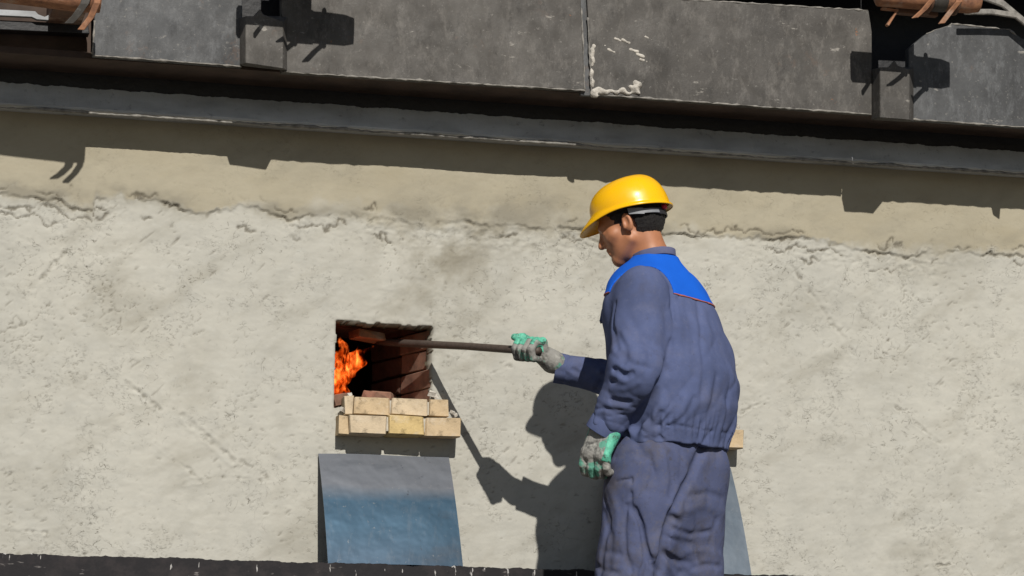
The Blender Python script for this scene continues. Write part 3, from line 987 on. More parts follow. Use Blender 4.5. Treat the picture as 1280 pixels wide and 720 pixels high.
zp = at(640, 106, DP)[2]                       # panels' lower edge
zs0 = at(640, 173, 0.112)[2]                   # strip lower lip
zs1 = at(640, 146, 0.075)[2]
long_bar('web', [(-0.065, zs1 - 0.05), (-0.065, zp + 0.75), (0.06, zp + 0.75), (0.06, zs1 - 0.05)], MAT['black'])
long_bar('ledge_strip', [(-0.112, zs0), (-0.1145, zs0 + 0.006), (-0.107, zs0 + 0.020), (-0.072, zs1), (-0.03, zs1 + 0.002), (0.0, zs0 + 0.004)],
         MAT['fillet'], (0.003, 0.002, 0.003, 0.0045, 0.0, 0.0), 3, n=1300)
# soffit under the panels
zsf = zp - 0.003
long_bar('soffit', [(-DP + 0.036, zsf), (-DP + 0.036, zsf + 0.02), (-0.06, zsf + 0.02), (-0.06, zsf)], MAT['underside'])
# backing plate in the recess at the upper left and its bright lower lip
bx0 = [(-158, 46), (-158, -40), (114, -26), (114, 68)]
prism('recess_plate', [rel(at(x, y, DP - 0.11)) for x, y in [(-158, 48), (-158, -60), (114, -40), (114, 66)]], (0, 0.02, 0), MAT['underside'], frame, 0.002)
prism('recess_lip', [rel(at(x, y, DP - 0.045)) for x, y in [(-150, 54), (-150, 50.5), (70, 63.5), (76, 67)]], (0, 0.06, 0), MAT['fillet'], frame, 0.001)
prism('recess_bar', [rel(at(x, y, DP - 0.02)) for x, y in [(-150, 12), (-150, 4), (44, 14), (48, 18), (56, 21), (66, 16), (72, 18), (60, 25), (46, 24), (40, 21)]], (0, 0.02, 0), MAT['fillet'], frame, 0.001)
prism('recess_shelf', [rel(at(x, y, DP - 0.04)) for x, y in [(-150, 30), (-150, 18), (110, 30), (112, 42)]], (0, 0.05, 0), MAT['black'], frame, 0.002)
prism('joint_plate', [rel(at(x, y, DP - 0.012)) for x, y in [(726, 119), (716, -240), (742, -240), (745, 120)]], (0, 0.02, 0), MAT['steel_b'], frame, 0.001)
# worn lower lip of the strip, just catching the sun
rb_ = random.Random(3)
lipD = 0.118
zl_ = min(zs0 + 0.004, zp - 0.7 * (DP - lipD) - 0.004)
X_ = np.linspace(xl - 0.3, xr + 0.3, 420)
lw = fbm(X_ * 5, X_ * 0 + 2.2, 5, 171, 0.7)
tube('worn_lip', [(x - FO.x, -lipD - 0.0004 * rb_.random(), zl_ - FO.z + 0.0035 * lw[i] + rb_.gauss(0, 0.0004)) for i, x in enumerate(X_)], [max(0.0012, 0.0042 + 0.004 * q) for q in lw], MAT['weld'], frame, 6)
# diagonal brace at the upper right corner
strap('brace', [rel(at(1225, -6, DP + 0.06)), rel(at(1252, 4, DP + 0.06)), rel(at(1300, 44, DP + 0.06))], rel(at(1250, 12, DP + .06)) - rel(at(1250, 2, DP + .06)), 0.014, MAT['weld'], frame)
strap('brace', [rel(at(1205, 15, DP + 0.07)), rel(at(1240, 15, DP + 0.07)), rel(at(1272, 20, DP + 0.06))], rel(at(1250, 9, DP + .06)) - rel(at(1250, 2, DP + .06)), 0.012, MAT['weld'], frame)


# lumps of white mortar stuck to a panel corner
def lump(name, pts, mat, parent, off, amp=0.004, seed=5):
    P = [np.array(p) for p, r in pts]
    lo = np.min(P, 0) - 0.05; hi = np.max(P, 0) + 0.05
    F = Field(np.arange(lo[0], hi[0], 0.004), np.arange(lo[1], hi[1], 0.004), np.arange(lo[2], hi[2], 0.004))
    d = None
    for p, r in pts:
        q = F.rcone(p, np.array(p) + [0.001, 0, 0], r, r)
        d = q if d is None else smin(d, q, 0.008)
    d = d + amp * np.sin(F.X * 160 + seed) * np.sin(F.Z * 190 + F.Y * 120)
    V_, Q_ = surface_nets(d, F.xs, F.ys, F.zs)
    return mesh_np(name, V_ - np.array(off), Q_, mat, parent, True)


rl = random.Random(5)
pts = [(at(742 + t * 58, 113 + t * 3 + rl.uniform(-2, 2), DP + 0.001), 0.0075 + rl.uniform(-.0045, .004)) for t in np.linspace(0, 1, 15)]
pts += [(at(796, 106, DP + 0.002), 0.013), (at(790, 110, DP), 0.010), (at(742, 119, DP + 0.002), 0.010)]
lump('mortar_lump', pts, MAT['white_mortar'], frame, FO)
lump('mortar_lump', [(at(740 + rl.uniform(-1.5, 2), y, DP - 0.001), rl.uniform(0.004, 0.0075)) for y in range(58, 114, 4)], MAT['white_mortar'], frame, FO, 0.002)
for (x, y, r) in ((768, 48, .004), (778, 50, .005), (788, 62, .006), (796, 68, .006), (800, 74, .005), (760, 62, .004), (806, 46, .003), (752, 56, .003)):
    lump('mortar_splash', [(at(x + k * 4, y + k * 1.6, DP - 0.002), r) for k in range(3)], MAT['white_mortar'], frame, FO, 0.002, x)
# stray tab hanging below the frame at the far right
panel('tab', [(1286, 166), (1282, 150), (1296, 150), (1294, 172)], DP + 0.01, MAT['steel'], 0.02)


# ------------------------------------------------------------------ rusty pipe clamps on the frame
def clamp(cx, cy, length, label, hooks=True):
    D = 0.565
    O = at(cx, cy, D)
    root = empty('pipe_clamp', O)
    k = (at(1, 0, D) - at(0, 0, D))[0]           # metres per photo pixel here
    h2 = length / 2 * k
    pr_ = 0.043
    tube('pipe', [(-h2, 0, 0), (-h2 + 0.006, 0, 0), (-0.02, 0, 0), (h2 * 0.55, 0, 0), (h2 - 0.03, 0, -0.002), (h2, 0, -0.003)], [pr_ * 0.8, pr_, pr_, pr_ * 0.98, pr_ * 0.96, pr_ * 0.8], MAT['rust'], root, 24)
    tube('sleeve', [(0.0, 0, 0), (0.055, 0, 0)], pr_ * 1.06, MAT['steel'], root, 24)
    def slab(name, x0, x1, z0, z1, y0, y1, mat):
        prism(name, [(x0, y0, z0), (x1, y0, z0), (x1, y0, z1), (x0, y0, z1)], (0, y1 - y0, 0), mat, root, 0.002)
    slab('bracket', -0.085, 0.05, -0.050, 0.13, 0.035, 0.065, MAT['rust_d'])
    slab('bracket_arm', -0.07, 0.02, 0.06, 0.10, 0.067, 0.30, MAT['rust_d'])
    # hooked straps round the pipe, tips pointing down and to the left
    if hooks:
        for x, drop in ((-0.012, 0.080), (0.078, 0.092)):
            P = [(x + 0.014, -0.030, 0.040), (x + 0.014, -0.049, 0.010), (x + 0.006, -0.047, -0.022), (x - 0.016, -0.034, -0.052), (x - 0.045, -0.026, -drop)]
            strap('hook', P, (0.022, 0, 0.004), 0.008, MAT['rust'], root)
            tube('ring', [(x + 0.012, math.cos(q) * 0.047, math.sin(q) * 0.047) for q in np.linspace(0, 2 * math.pi, 21)], 0.007, MAT['rust_d'], root, 8, False)
        strap('angle_bracket', [(-0.150, 0.02, -0.045), (-0.098, 0.02, -0.048), (-0.132, 0.02, -0.10)], (0, 0.02, 0), 0.008, MAT['rust'], root)
    tag(root, label, 'pipe clamp', 'rusty pipe clamps on the steel frame')
    return root


clamp(1160, -4, 150, 'rusty pipe clamp with two hooks at the upper right')
clamp(386, -66, 160, 'rusty pipe clamp above the top edge casting a cross shadow')
# left pipe with a grey strap
O = at(60, -8, 0.50)
root = empty('pipe_clamp', O)
tube('pipe', [(-0.40, 0, 0.02), (-0.2, 0, 0.012), (0.0, 0, 0.002), (0.10, 0, -0.004), (0.155, 0, -0.006)], [0.045, 0.045, 0.045, 0.045, 0.040], MAT['rust'], root, 24)
strap('hook', [(0.112, -0.036, 0.06), (0.112, -0.053, 0.0), (0.104, -0.05, -0.035), (0.082, -0.036, -0.070), (0.062, -0.026, -0.092)], (0.026, 0, 0.002), 0.006, MAT['steel'], root)
strap('hook', [(0.145, -0.045, 0.02), (0.140, -0.048, -0.03), (0.125, -0.03, -0.070), (0.098, -0.02, -0.108)], (0.020, 0, 0.0), 0.008, MAT['rust'], root)
prism('bracket', [(0.02, 0.03, -0.03), (0.12, 0.03, -0.03), (0.12, 0.03, 0.06), (0.02, 0.03, 0.06)], (0, 0.30, 0), MAT['rust_d'], root, 0.002)
tag(root, 'rusty pipe with a grey hooked strap in the upper left corner', 'pipe clamp', 'rusty pipe clamps on the steel frame')

# ------------------------------------------------------------------ walkway the worker stands on (below the picture)
PO = at(835, 974, 0.85)                         # the worker's feet
wz = PO[2]
for i in range(3):
    y0 = -1.32 + i * 0.30
    rp = random.Random(i)
    o = prism('walkway_plank', [(-2.6, y0, wz - 0.045), (3.2, y0, wz - 0.045), (3.2, y0, wz), (-2.6, y0, wz)], (0, 0.292, 0), MAT['plank'], None, 0.004)
    tag(o, ('outer', 'middle', 'inner')[i] + ' grey scaffold plank of the walkway under the worker', 'plank', 'walkway planks')
for k, x in enumerate((-2.2, 0.5, 2.9)):
    o = prism('trestle', [(x, -1.33, 0.0), (x + 0.06, -1.33, 0.0), (x + 0.06, -1.33, wz - 0.047), (x, -1.33, wz - 0.047)], (0, 0.9, 0), MAT['steel'], None, 0.004)
    tag(o, ('left', 'middle', 'right')[k] + ' steel trestle carrying the walkway planks', 'trestle', 'walkway trestles')
# ------------------------------------------------------------------ the worker
DV = np.array([math.sin(YAW), math.cos(YAW), 0.0])      # straight away from the camera, level
POW = np.array(PO)


def pp(px, py, Y):
    """worker-local point (X screen-right, Y away, Z up) seen at a photo pixel, Y metres beyond his feet"""
    d = fw + c_r * (px - 640) / FPX - c_u * (py - 360) / FPX
    t = (Y - (CAM - POW) @ DV) / (d @ DV)
    q = CAM + d * t - POW
    return np.array([q @ r0, q @ DV, q[2]])


PHI = math.radians(42)
LFT = np.array([-math.sin(PHI), -math.cos(PHI), 0]); FWD = np.array([-math.cos(PHI), math.sin(PHI), 0])
TAU = math.radians(23); PHH = math.radians(14)
fh = np.array([-math.cos(PHH), math.sin(PHH), 0]); UPV = np.array([0, 0, 1.0])
HF = fh * math.cos(TAU) - UPV * math.sin(TAU)
HU = UPV * math.cos(TAU) + fh * math.sin(TAU)
HL = np.array([-math.sin(PHH), -math.cos(PHH), 0])
HC = pp(787, 285, 0.06)                                  # between the ears


HS = 0.94                                                # head scale
def hp(f, l, u): return HC + (HF * f + HL * l + HU * u) * HS


# joints
SHL = pp(800, 366, -0.10); ELL = pp(797, 464, -0.175); WRL = pp(759, 530, -0.135)
SHR = pp(850, 388, 0.15); ELR = pp(800, 480, 0.29); WRR = pp(713, 463, 0.29)
HIPL = pp(806, 590, -0.065); KNL = pp(782, 770, -0.085); ANL = pp(790, 938, -0.07)
HIPR = pp(862, 590, 0.065); KNR = pp(862, 770, 0.07); ANR = pp(860, 938, 0.11)
NECK = pp(818, 328, 0.055)

# --- body: one continuous skin surface
Fb = Field(ramp((-0.40, -0.24, 0.012), (-0.24, 0.04, 0.0028), (0.04, 0.20, 0.012)), ramp((-0.26, -0.06, 0.012), (-0.06, 0.20, 0.0028), (0.20, 0.42, 0.012)),
           ramp((-0.01, 1.45, 0.012), (1.45, 1.76, 0.0028)))
# head in head coordinates
Fb.rs = HS
d = Fb.ellip(hp(-0.018, 0, 0.05), (HF, HL, HU), (0.096, 0.074, 0.088))
d = smin(d, Fb.ellip(hp(0.036, 0, -0.016), (HF, HL, HU), (0.056, 0.056, 0.078)), 0.03)
for s in (-1, 1):
    d = smin(d, Fb.rcone(hp(0.004, s * 0.050, -0.045), hp(0.068, s * 0.012, -0.080), 0.017, 0.014), 0.022)
d = smin(d, Fb.rcone(hp(0.073, 0, -0.080), hp(0.072, 0.001, -0.084), 0.016, 0.016), 0.016)
d = smin(d, Fb.rcone(hp(0.078, -0.03, 0.028), hp(0.078, 0.03, 0.028), 0.013, 0.013), 0.014)
for s in (-1, 1):
    d = smax(d, -Fb.rcone(hp(0.101, s * 0.031, 0.008), hp(0.100, s * 0.033, 0.008), 0.015, 0.015), 0.010)
    d = smin(d, Fb.rcone(hp(0.072, s * 0.031, 0.008), hp(0.072, s * 0.032, 0.008), 0.0125, 0.0125), 0.004)
    d = smin(d, Fb.rcone(hp(0.060, s * 0.042, -0.014), hp(0.05, s * 0.05, -0.010), 0.016, 0.016), 0.02)
d = smin(d, Fb.rcone(hp(0.086, 0, 0.018), hp(0.105, 0, -0.018), 0.008, 0.0115), 0.008)
for s in (-1, 1):
    d = smin(d, Fb.rcone(hp(0.094, s * 0.010, -0.022), hp(0.088, s * 0.014, -0.023), 0.007, 0.006), 0.005)
d = smin(d, Fb.rcone(hp(0.088, -0.012, -0.042), hp(0.088, 0.012, -0.042), 0.0075, 0.0075), 0.006)
d = smin(d, Fb.rcone(hp(0.085, -0.012, -0.054), hp(0.085, 0.012, -0.054), 0.008, 0.008), 0.006)
d = smax(d, -Fb.rcone(hp(0.0985, -0.022, -0.0485), hp(0.0985, 0.022, -0.0485), 0.0030, 0.0030), 0.003)
for s in (-1, 1):                                      # ears
    ax = (HF * 0.92 + HL * s * -0.38, HL * s * 0.92 + HF * 0.38, HU)
    e = Fb.ellip(hp(-0.010, s * 0.080, 0.000), ax, (0.018, 0.0085, 0.031))
    e = smax(e, -Fb.ellip(hp(-0.006, s * 0.091, 0.005), ax, (0.012, 0.010, 0.021)), 0.002)
    e = smin(e, Fb.rcone(hp(0.002, s * 0.080, 0.0), hp(0.004, s * 0.079, -0.012), 0.005, 0.005), 0.003)
    d = smin(d, e, 0.0035)
Fb.rs = 1.0
d = smin(d, Fb.rcone(hp(-0.034, 0, -0.030), NECK + [0.002, 0, -0.01], 0.049, 0.051), 0.022)
d = smin(d, Fb.rcone(NECK + [0.0, 0, -0.03], NECK + LFT * 0.0 + [0.0, 0, -0.10], 0.06, 0.09), 0.04)
# trunk, arms, legs (under the clothes)
def srow(px, py, Y, a, b):
    q = pp(px, py, Y); return (q[2], q[0], q[1], a, b)
d = smin(d, Fb.stack([srow(834, 640, 0, 0.12, 0.09), srow(838, 560, 0.0, 0.14, 0.10), srow(842, 480, 0.01, 0.15, 0.10), srow(832, 400, 0.03, 0.15, 0.09), srow(822, 350, 0.045, 0.12, 0.07)], PHI), 0.05)
for a, b, ra, rb in ((SHL, ELL, 0.05, 0.04), (ELL, WRL, 0.04, 0.028), (SHR, ELR, 0.05, 0.04), (ELR, WRR, 0.04, 0.028), (SHL, SHR, 0.05, 0.05),
                     (HIPL, KNL, 0.075, 0.055), (KNL, ANL, 0.055, 0.04), (HIPR, KNR, 0.075, 0.055), (KNR, ANR, 0.055, 0.04),
                     (ANL, ANL + FWD * 0.12 + [0, 0, -0.05], 0.035, 0.03), (ANR, ANR + FWD * 0.12 + [0, 0, -0.05], 0.035, 0.03)):
    d = smin(d, Fb.rcone(a, b, ra, rb), 0.02)
person = field_mesh('person', Fb, d, MAT['skin'], None, 1)
person.location = PO
person.rotation_euler = (0, 0, -YAW)
tag(person, 'worker in blue overalls and yellow hard hat poking an iron rod into the opening', 'person')

# --- hair: a close shell behind the ears, ragged at the nape
F = Field(np.arange(-0.24, 0.06, 0.0028), np.arange(-0.08, 0.20, 0.0028), np.arange(1.50, 1.76, 0.0028))
F.rs = HS
d = F.ellip(hp(-0.022, 0, 0.048), (HF, HL, HU), (0.102, 0.079, 0.092))
d = smin(d, F.ellip(hp(-0.050, 0, -0.004), (HF, HL, HU), (0.062, 0.064, 0.055)), 0.03)
x, y, z = F.X - HC[0], F.Y - HC[1], F.Z - HC[2]
f_ = x * HF[0] + y * HF[1] + z * HF[2]; u_ = x * HU[0] + y * HU[1] + z * HU[2]; l_ = x * HL[0] + y * HL[1]
f_, u_, l_ = f_ / HS, u_ / HS, l_ / HS
cut = np.maximum((-0.052 + 0.40 * (f_ + 0.05)) - u_, 0 * u_ - 1)          # nape line
face = f_ - 0.032 - 0.25 * u_                                           # hairline at the temple
ear = 1 - np.sqrt(((f_ + 0.010) / 0.021) ** 2 + ((u_ + 0.006) / 0.032) ** 2); ear = ear * 0.021           # clear the ear
side = np.where(f_ > 0.004, -0.004 - u_, -1)                                # sideburn end
d = smax(smax(smax(d, cut, 0.006), face, 0.006), np.maximum(ear, side), 0.005)
d = d + 0.0014 * np.sin(F.X * 210 + 3 * np.sin(F.Z * 60)) * np.sin(F.Z * 170 + F.Y * 150 + 2 * np.sin(F.X * 70)) + 0.0012 * np.sin(F.Z * 390 + 4 * np.sin(F.X * 90)) * np.sin(F.Y * 330 + F.X * 240)
field_mesh('hair', F, d, MAT['hair'], person, 0)
for s in (-1, 1):                                       # eyebrows
    tube('eyebrow', [hp(0.088, s * 0.016, 0.026), hp(0.086, s * 0.030, 0.030), hp(0.077, s * 0.043, 0.026)], [0.003, 0.0035, 0.002], MAT['hair'], person, 8)
    q = tube('eye', [hp(0.0838, s * 0.031, 0.008), hp(0.0852, s * 0.031, 0.008)], [0.005, 0.004], MAT['hair'], person, 10)

# --- hard hat, set a little farther back than the head is bowed
TAH = math.radians(17)
HFh = fh * math.cos(TAH) - UPV * math.sin(TAH); HUh = UPV * math.cos(TAH) + fh * math.sin(TAH)
HCh = hp(-0.034, 0, 0.075) - (HFh * -0.034 + HUh * 0.075) * HS
def hph(f, l, u): return HCh + (HFh * f + HL * l + HUh * u) * HS
hat = bpy.data.objects.new('hard_hat', None); link(hat, person)


def dome(name, mat):
    V, Fc = [], []
    nu, nv = 56, 22
    def rim(th):
        # th=0 front; returns forward, left, up of rim
        c, s = math.cos(th), math.sin(th)
        f = -0.034 + (0.132 if c > 0 else 0.116) * c
        return f, 0.108 * s, 0.053 + 0.014 * c
    for j in range(nv + 1):
        ph = j / nv * math.pi / 2
        for i in range(nu):
            th = 2 * math.pi * i / nu
            f, l, u = rim(th)
            cf, cs = math.cos(ph) ** 0.74, math.sin(ph) ** 0.95
            ridge = 0.004 * math.exp(-(l * cf / 0.018) ** 2) * math.sin(ph) ** 0.5
            top = 0.150 + ridge
            V.append(hph(-0.040 + (f + 0.040) * cf, l * cf, u + (top - u) * cs))
    for j in range(nv):
        for i in range(nu):
            i2 = (i + 1) % nu
            Fc.append((j * nu + i, j * nu + i2, (j + 1) * nu + i2, (j + 1) * nu + i))
    # flared rim gutter and peak
    base = len(V)
    prof = []
    for ring in range(4):
        for i in range(nu):
            th = 2 * math.pi * i / nu
            f, l, u = rim(th)
            c, s = math.cos(th), math.sin(th)
            pk = max(0.0, c) ** 2.2
            out = (0.001, 0.008, 0.009, 0.007)[ring]; dn = (-0.008, -0.010, -0.013, -0.015)[ring]
            ext = (0.0, 0.55, 1.0, 1.0)[ring] * pk
            V.append(hph(f + c * out + 0.044 * ext, l + s * out * (1 - 0.5 * pk), u + dn - 0.034 * ext))
    for i in range(nu):
        i2 = (i + 1) % nu
        Fc.append((base + i, base + i2, i2, i))
        for r in range(3):
            a = base + r * nu; b = a + nu
            Fc.append((b + i, b + i2, a + i2, a + i))
    o = mesh_np(name, V, Fc, mat, hat, True)
    m = o.modifiers.new('solid', 'SOLIDIFY'); m.thickness = 0.003; m.offset = 1.0
    m2 = o.modifiers.new('sub', 'SUBSURF'); m2.levels = 1; m2.render_levels = 1
    return o


dome('shell', MAT['helmet'])
# harness: grey slotted band, black ratchet, red knob at the back
def band(name, th0, th1, u0_, u1_, gr, mat, w=0.016, n=12):
    P, wv = [], HU * w
    V, Fc = [], []
    for i in range(n + 1):
        t = i / n; th = math.radians(th0 + (th1 - th0) * t)
        c, s = math.cos(th), math.sin(th)
        ctr = (-0.028 + (0.098 + gr) * c, (0.083 + gr) * s, u0_ + (u1_ - u0_) * t)
        for du, dg in ((-.5, 0), (.5, 0), (.5, .003), (-.5, .003)):
            V.append(hph(ctr[0] + c * dg, ctr[1] + s * dg, ctr[2] + du * w))
    for i in range(n):
        for k in range(4):
            k2 = (k + 1) % 4
            Fc.append((i * 4 + k, (i + 1) * 4 + k, (i + 1) * 4 + k2, i * 4 + k2))
    Fc += [(0, 1, 2, 3), (n * 4 + 3, n * 4 + 2, n * 4 + 1, n * 4)]
    return mesh_np(name, V, Fc, mat, hat, False)


band('headband', 92, 118, 0.028, 0.016, 0.006, MAT['strap'], 0.020)
band('headband', 118, 150, 0.016, 0.010, 0.006, MAT['strap'], 0.014)
band('headband', 150, 210, 0.010, 0.010, 0.006, MAT['strap_d'], 0.022)
band('headband', 210, 268, 0.010, 0.028, 0.006, MAT['strap'], 0.016)
tube('ratchet_knob', [hph(-0.130, 0.02, 0.022), hph(-0.143, 0.022, 0.022)], [0.009, 0.008], MAT['red'], hat, 14)

# --- jacket
Fj = Field(np.arange(-0.36, 0.26, 0.004), np.arange(-0.32, 0.46, 0.004), np.arange(0.93, 1.56, 0.004))
rows = [srow(841, 562, 0.0, 0.184, 0.136), srow(841, 548, 0.0, 0.187, 0.139), srow(842, 534, 0.0, 0.197, 0.148), srow(844, 512, 0.0, 0.209, 0.160), srow(843, 480, 0.005, 0.210, 0.165),
        srow(837, 440, 0.015, 0.205, 0.158), srow(829, 405, 0.025, 0.200, 0.142), srow(824, 380, 0.035, 0.192, 0.128), srow(820, 358, 0.042, 0.168, 0.112),
        srow(819, 342, 0.048, 0.125, 0.092), srow(818, 330, 0.052, 0.080, 0.072), srow(818, 320, 0.055, 0.060, 0.060)]
dt = Fj.stack(rows, PHI)
# body cut straight at the hem and neck
sl_l = smin(Fj.rcone(SHL + [0.004, 0, 0.0], ELL, 0.078, 0.084), Fj.rcone(ELL, WRL, 0.082, 0.052), 0.03)
cutL = (WRL - ELL); cutL = cutL / np.linalg.norm(cutL)
off = (Fj.X - WRL[0]) * cutL[0] + (Fj.Y - WRL[1]) * cutL[1] + (Fj.Z - WRL[2]) * cutL[2]
sl_l = smax(sl_l, off - 0.016, 0.006)
sl_r = smin(Fj.rcone(SHR, ELR, 0.075, 0.066), Fj.rcone(ELR, WRR, 0.066, 0.046), 0.03)
cutR = (WRR - ELR); cutR = cutR / np.linalg.norm(cutR)
off = (Fj.X - WRR[0]) * cutR[0] + (Fj.Y - WRR[1]) * cutR[1] + (Fj.Z - WRR[2]) * cutR[2]
sl_r = smax(sl_r, off - 0.034, 0.006)
Fj.d = smin(smin(dt, sl_r, 0.02), sl_l, 0.016)


def near(F, c, r):
    return np.exp(-((F.X - c[0]) ** 2 + (F.Y - c[1]) ** 2 + (F.Z - c[2]) ** 2) / (r * r))


# gathered hem, soft vertical folds from armpit to waist, overall drape
zh = pp(841, 540, 0)[2]
ang = np.arctan2(Fj.Y - 0.0, Fj.X - 0.02)
gather = np.exp(-((Fj.Z - zh) / 0.035) ** 2)
Fj.d = Fj.d + gather * (0.0035 * np.sin(ang * 23 + 4 * np.sin(ang * 5)) + 0.002 * np.sin(ang * 41 + 3 * np.sin(ang * 7)))
Fj.d += 0.0012 * np.sin(ang * 9 + Fj.Z * 11 + 2 * np.sin(ang * 4)) * np.clip((1.34 - Fj.Z) * 6, 0, 1)
Fj.d += 0.0022 * np.sin(Fj.X * 31 + Fj.Z * 23 + 2 * np.sin(Fj.Y * 17)) + 0.0018 * np.sin(Fj.Z * 47 - Fj.X * 29 + Fj.Y * 33)


def folds(F, vec, wave, amp, mask, warp=1.6, seed=0.0):
    """sharp-bottomed cloth creases running across vec, metres between them = wave"""
    k = math.pi / wave
    wv = warp * (np.sin(F.X * 11 + F.Z * 6 + seed) + np.sin(F.Z * 13 - F.Y * 9 + 2 * seed) + 0.5 * np.sin(F.X * 31 - F.Z * 27 + F.Y * 22 + seed))
    ph = (F.X * vec[0] + F.Y * vec[1] + F.Z * vec[2]) * k + wv
    r = 1 - np.abs(np.sin(ph))
    brk = 0.5 + 0.5 * np.sin(F.X * 17 + F.Z * 19 + F.Y * 13 + 3 * seed)
    F.d = F.d + amp * (r * r) * mask * brk


def on(px, py, lift=0.0):
    """front surface of the jacket at a pixel: march along the line of sight"""
    for Y in np.arange(-0.30, 0.4, 0.004):
        q = pp(px, py, Y)
        i = int(np.clip(round((q[0] - Fc_.xs[0]) / 0.004), 0, len(Fc_.xs) - 1)); j = int(np.clip(round((q[1] - Fc_.ys[0]) / 0.004), 0, len(Fc_.ys) - 1)); k = int(np.clip(round((q[2] - Fc_.zs[0]) / 0.004), 0, len(Fc_.zs) - 1))
        if Fc_.d[i, j, k] < 0: return q
    return q


mz = np.clip((1.36 - Fj.Z) * 5, 0, 1)
folds(Fj, (0.9, 0.3, 0.25), 0.095, 0.0045, mz, 0.9, 1.0)
folds(Fj, (0.85, -0.2, -0.45), 0.075, 0.0030, mz, 1.0, 4.0)
folds(Fj, (0.5, 0.1, 0.8), 0.046, 0.0034, np.clip((1.22 - Fj.Z) * 6, 0, 1) * np.clip((-Fj.X + 0.06) * 12, 0, 1), 1.6, 2.0)
folds(Fj, (0.6, 0.4, -0.7), 0.12, 0.005, 1.0, 0.9, 7.0)
Fc_ = Fj
def creases(F, lst):
    global Fc_
    Fc_ = F
    for pts, r, dep in lst:
        F.crease([on(*p) for p in pts], r, dep)


creases(Fj, [
    # sleeve outline against the body
    ([(838, 362), (841, 392), (838, 430), (832, 462)], 0.008, 0.006), ([(833, 460), (824, 482), (810, 506), (794, 532)], 0.014, 0.034),
    ([(834, 380), (836, 420)], 0.014, -0.004),
    # elbow and forearm wrinkles
    ([(772, 418), (782, 436), (780, 452)], 0.009, 0.010), ([(754, 450), (770, 462), (784, 470)], 0.008, 0.012), ([(752, 478), (768, 476), (790, 466)], 0.008, 0.010),
    ([(746, 488), (766, 500), (786, 502)], 0.008, 0.011), ([(744, 512), (758, 510), (776, 512)], 0.006, 0.005), ([(776, 440), (790, 455), (812, 460)], 0.009, 0.006),
    ([(750, 464), (768, 470), (780, 476)], 0.009, -0.008), ([(748, 500), (762, 506), (784, 508)], 0.008, -0.006), ([(764, 486), (780, 486), (798, 478)], 0.008, -0.006),
    ([(742, 518), (760, 521), (780, 517)], 0.004, 0.004), ([(800, 430), (818, 440), (830, 452)], 0.010, 0.005), ([(790, 400), (800, 420), (820, 432)], 0.012, 0.003),
    # back: diagonal and vertical drapes
    ([(842, 372), (850, 410), (848, 450), (836, 490)], 0.012, -0.004), ([(858, 378), (866, 420), (868, 470)], 0.014, 0.004), ([(880, 390), (886, 440), (884, 500)], 0.016, -0.004),
    ([(872, 380), (876, 430), (878, 490), (872, 530)], 0.010, 0.0045), ([(850, 500), (842, 516), (824, 532)], 0.009, 0.006), ([(868, 498), (858, 518), (840, 532)], 0.009, 0.005),
    ([(896, 470), (890, 505), (880, 530)], 0.010, 0.005), ([(808, 520), (800, 533)], 0.008, 0.007), ([(826, 516), (818, 534)], 0.008, 0.006), ([(908, 500), (906, 530)], 0.009, 0.005),
    # front edge
    ([(768, 380), (766, 410), (772, 436)], 0.009, 0.010),
    # hem seam
    ([(790, 533), (820, 531), (850, 532), (880, 538), (912, 542)], 0.004, 0.004),
    ([(808, 548), (815, 553)], 0.006, 0.006), ([(824, 545), (830, 550)], 0.005, 0.006),
])
for k, (pa, pb) in enumerate((((716, 462), (738, 474)), ((728, 458), (744, 470)), ((706, 468), (726, 482)))):
    Fj.crease([pp(*pa, 0.243), pp(*pb, 0.237)], 0.007, 0.008)
jacket = field_mesh('jacket', Fj, Fj.d, MAT['jacket'], person, 1)

# royal blue yoke over the shoulders: a second layer on the body, not on the sleeves
zl = pp(870, 373, -0.05)[2]
fwdq = Fj.X * FWD[0] + Fj.Y * FWD[1]
lim = zl - 0.010 * np.sin((Fj.X - 0.05) * 9) - 0.0 * fwdq
yk = Fj.d - 0.0035
yk = np.maximum(yk, lim - Fj.Z)
yk = np.maximum(yk, 0.013 - sl_l)
yk = np.maximum(yk, 0.013 - sl_r)
yk = np.maximum(yk, Fj.Z - (pp(818, 321, 0.05)[2]))
field_mesh('yoke', Fj, yk, MAT['yoke'], jacket, 1)
# orange piping along the yoke seam
V, Qs = surface_nets(np.maximum(np.maximum(Fj.d - 0.0045, np.abs(Fj.Z - lim - 0.001) - 0.0028), np.maximum(0.014 - sl_l, 0.014 - sl_r)), Fj.xs, Fj.ys, Fj.zs)
mesh_np('piping', V, Qs, MAT['piping'], jacket, True)
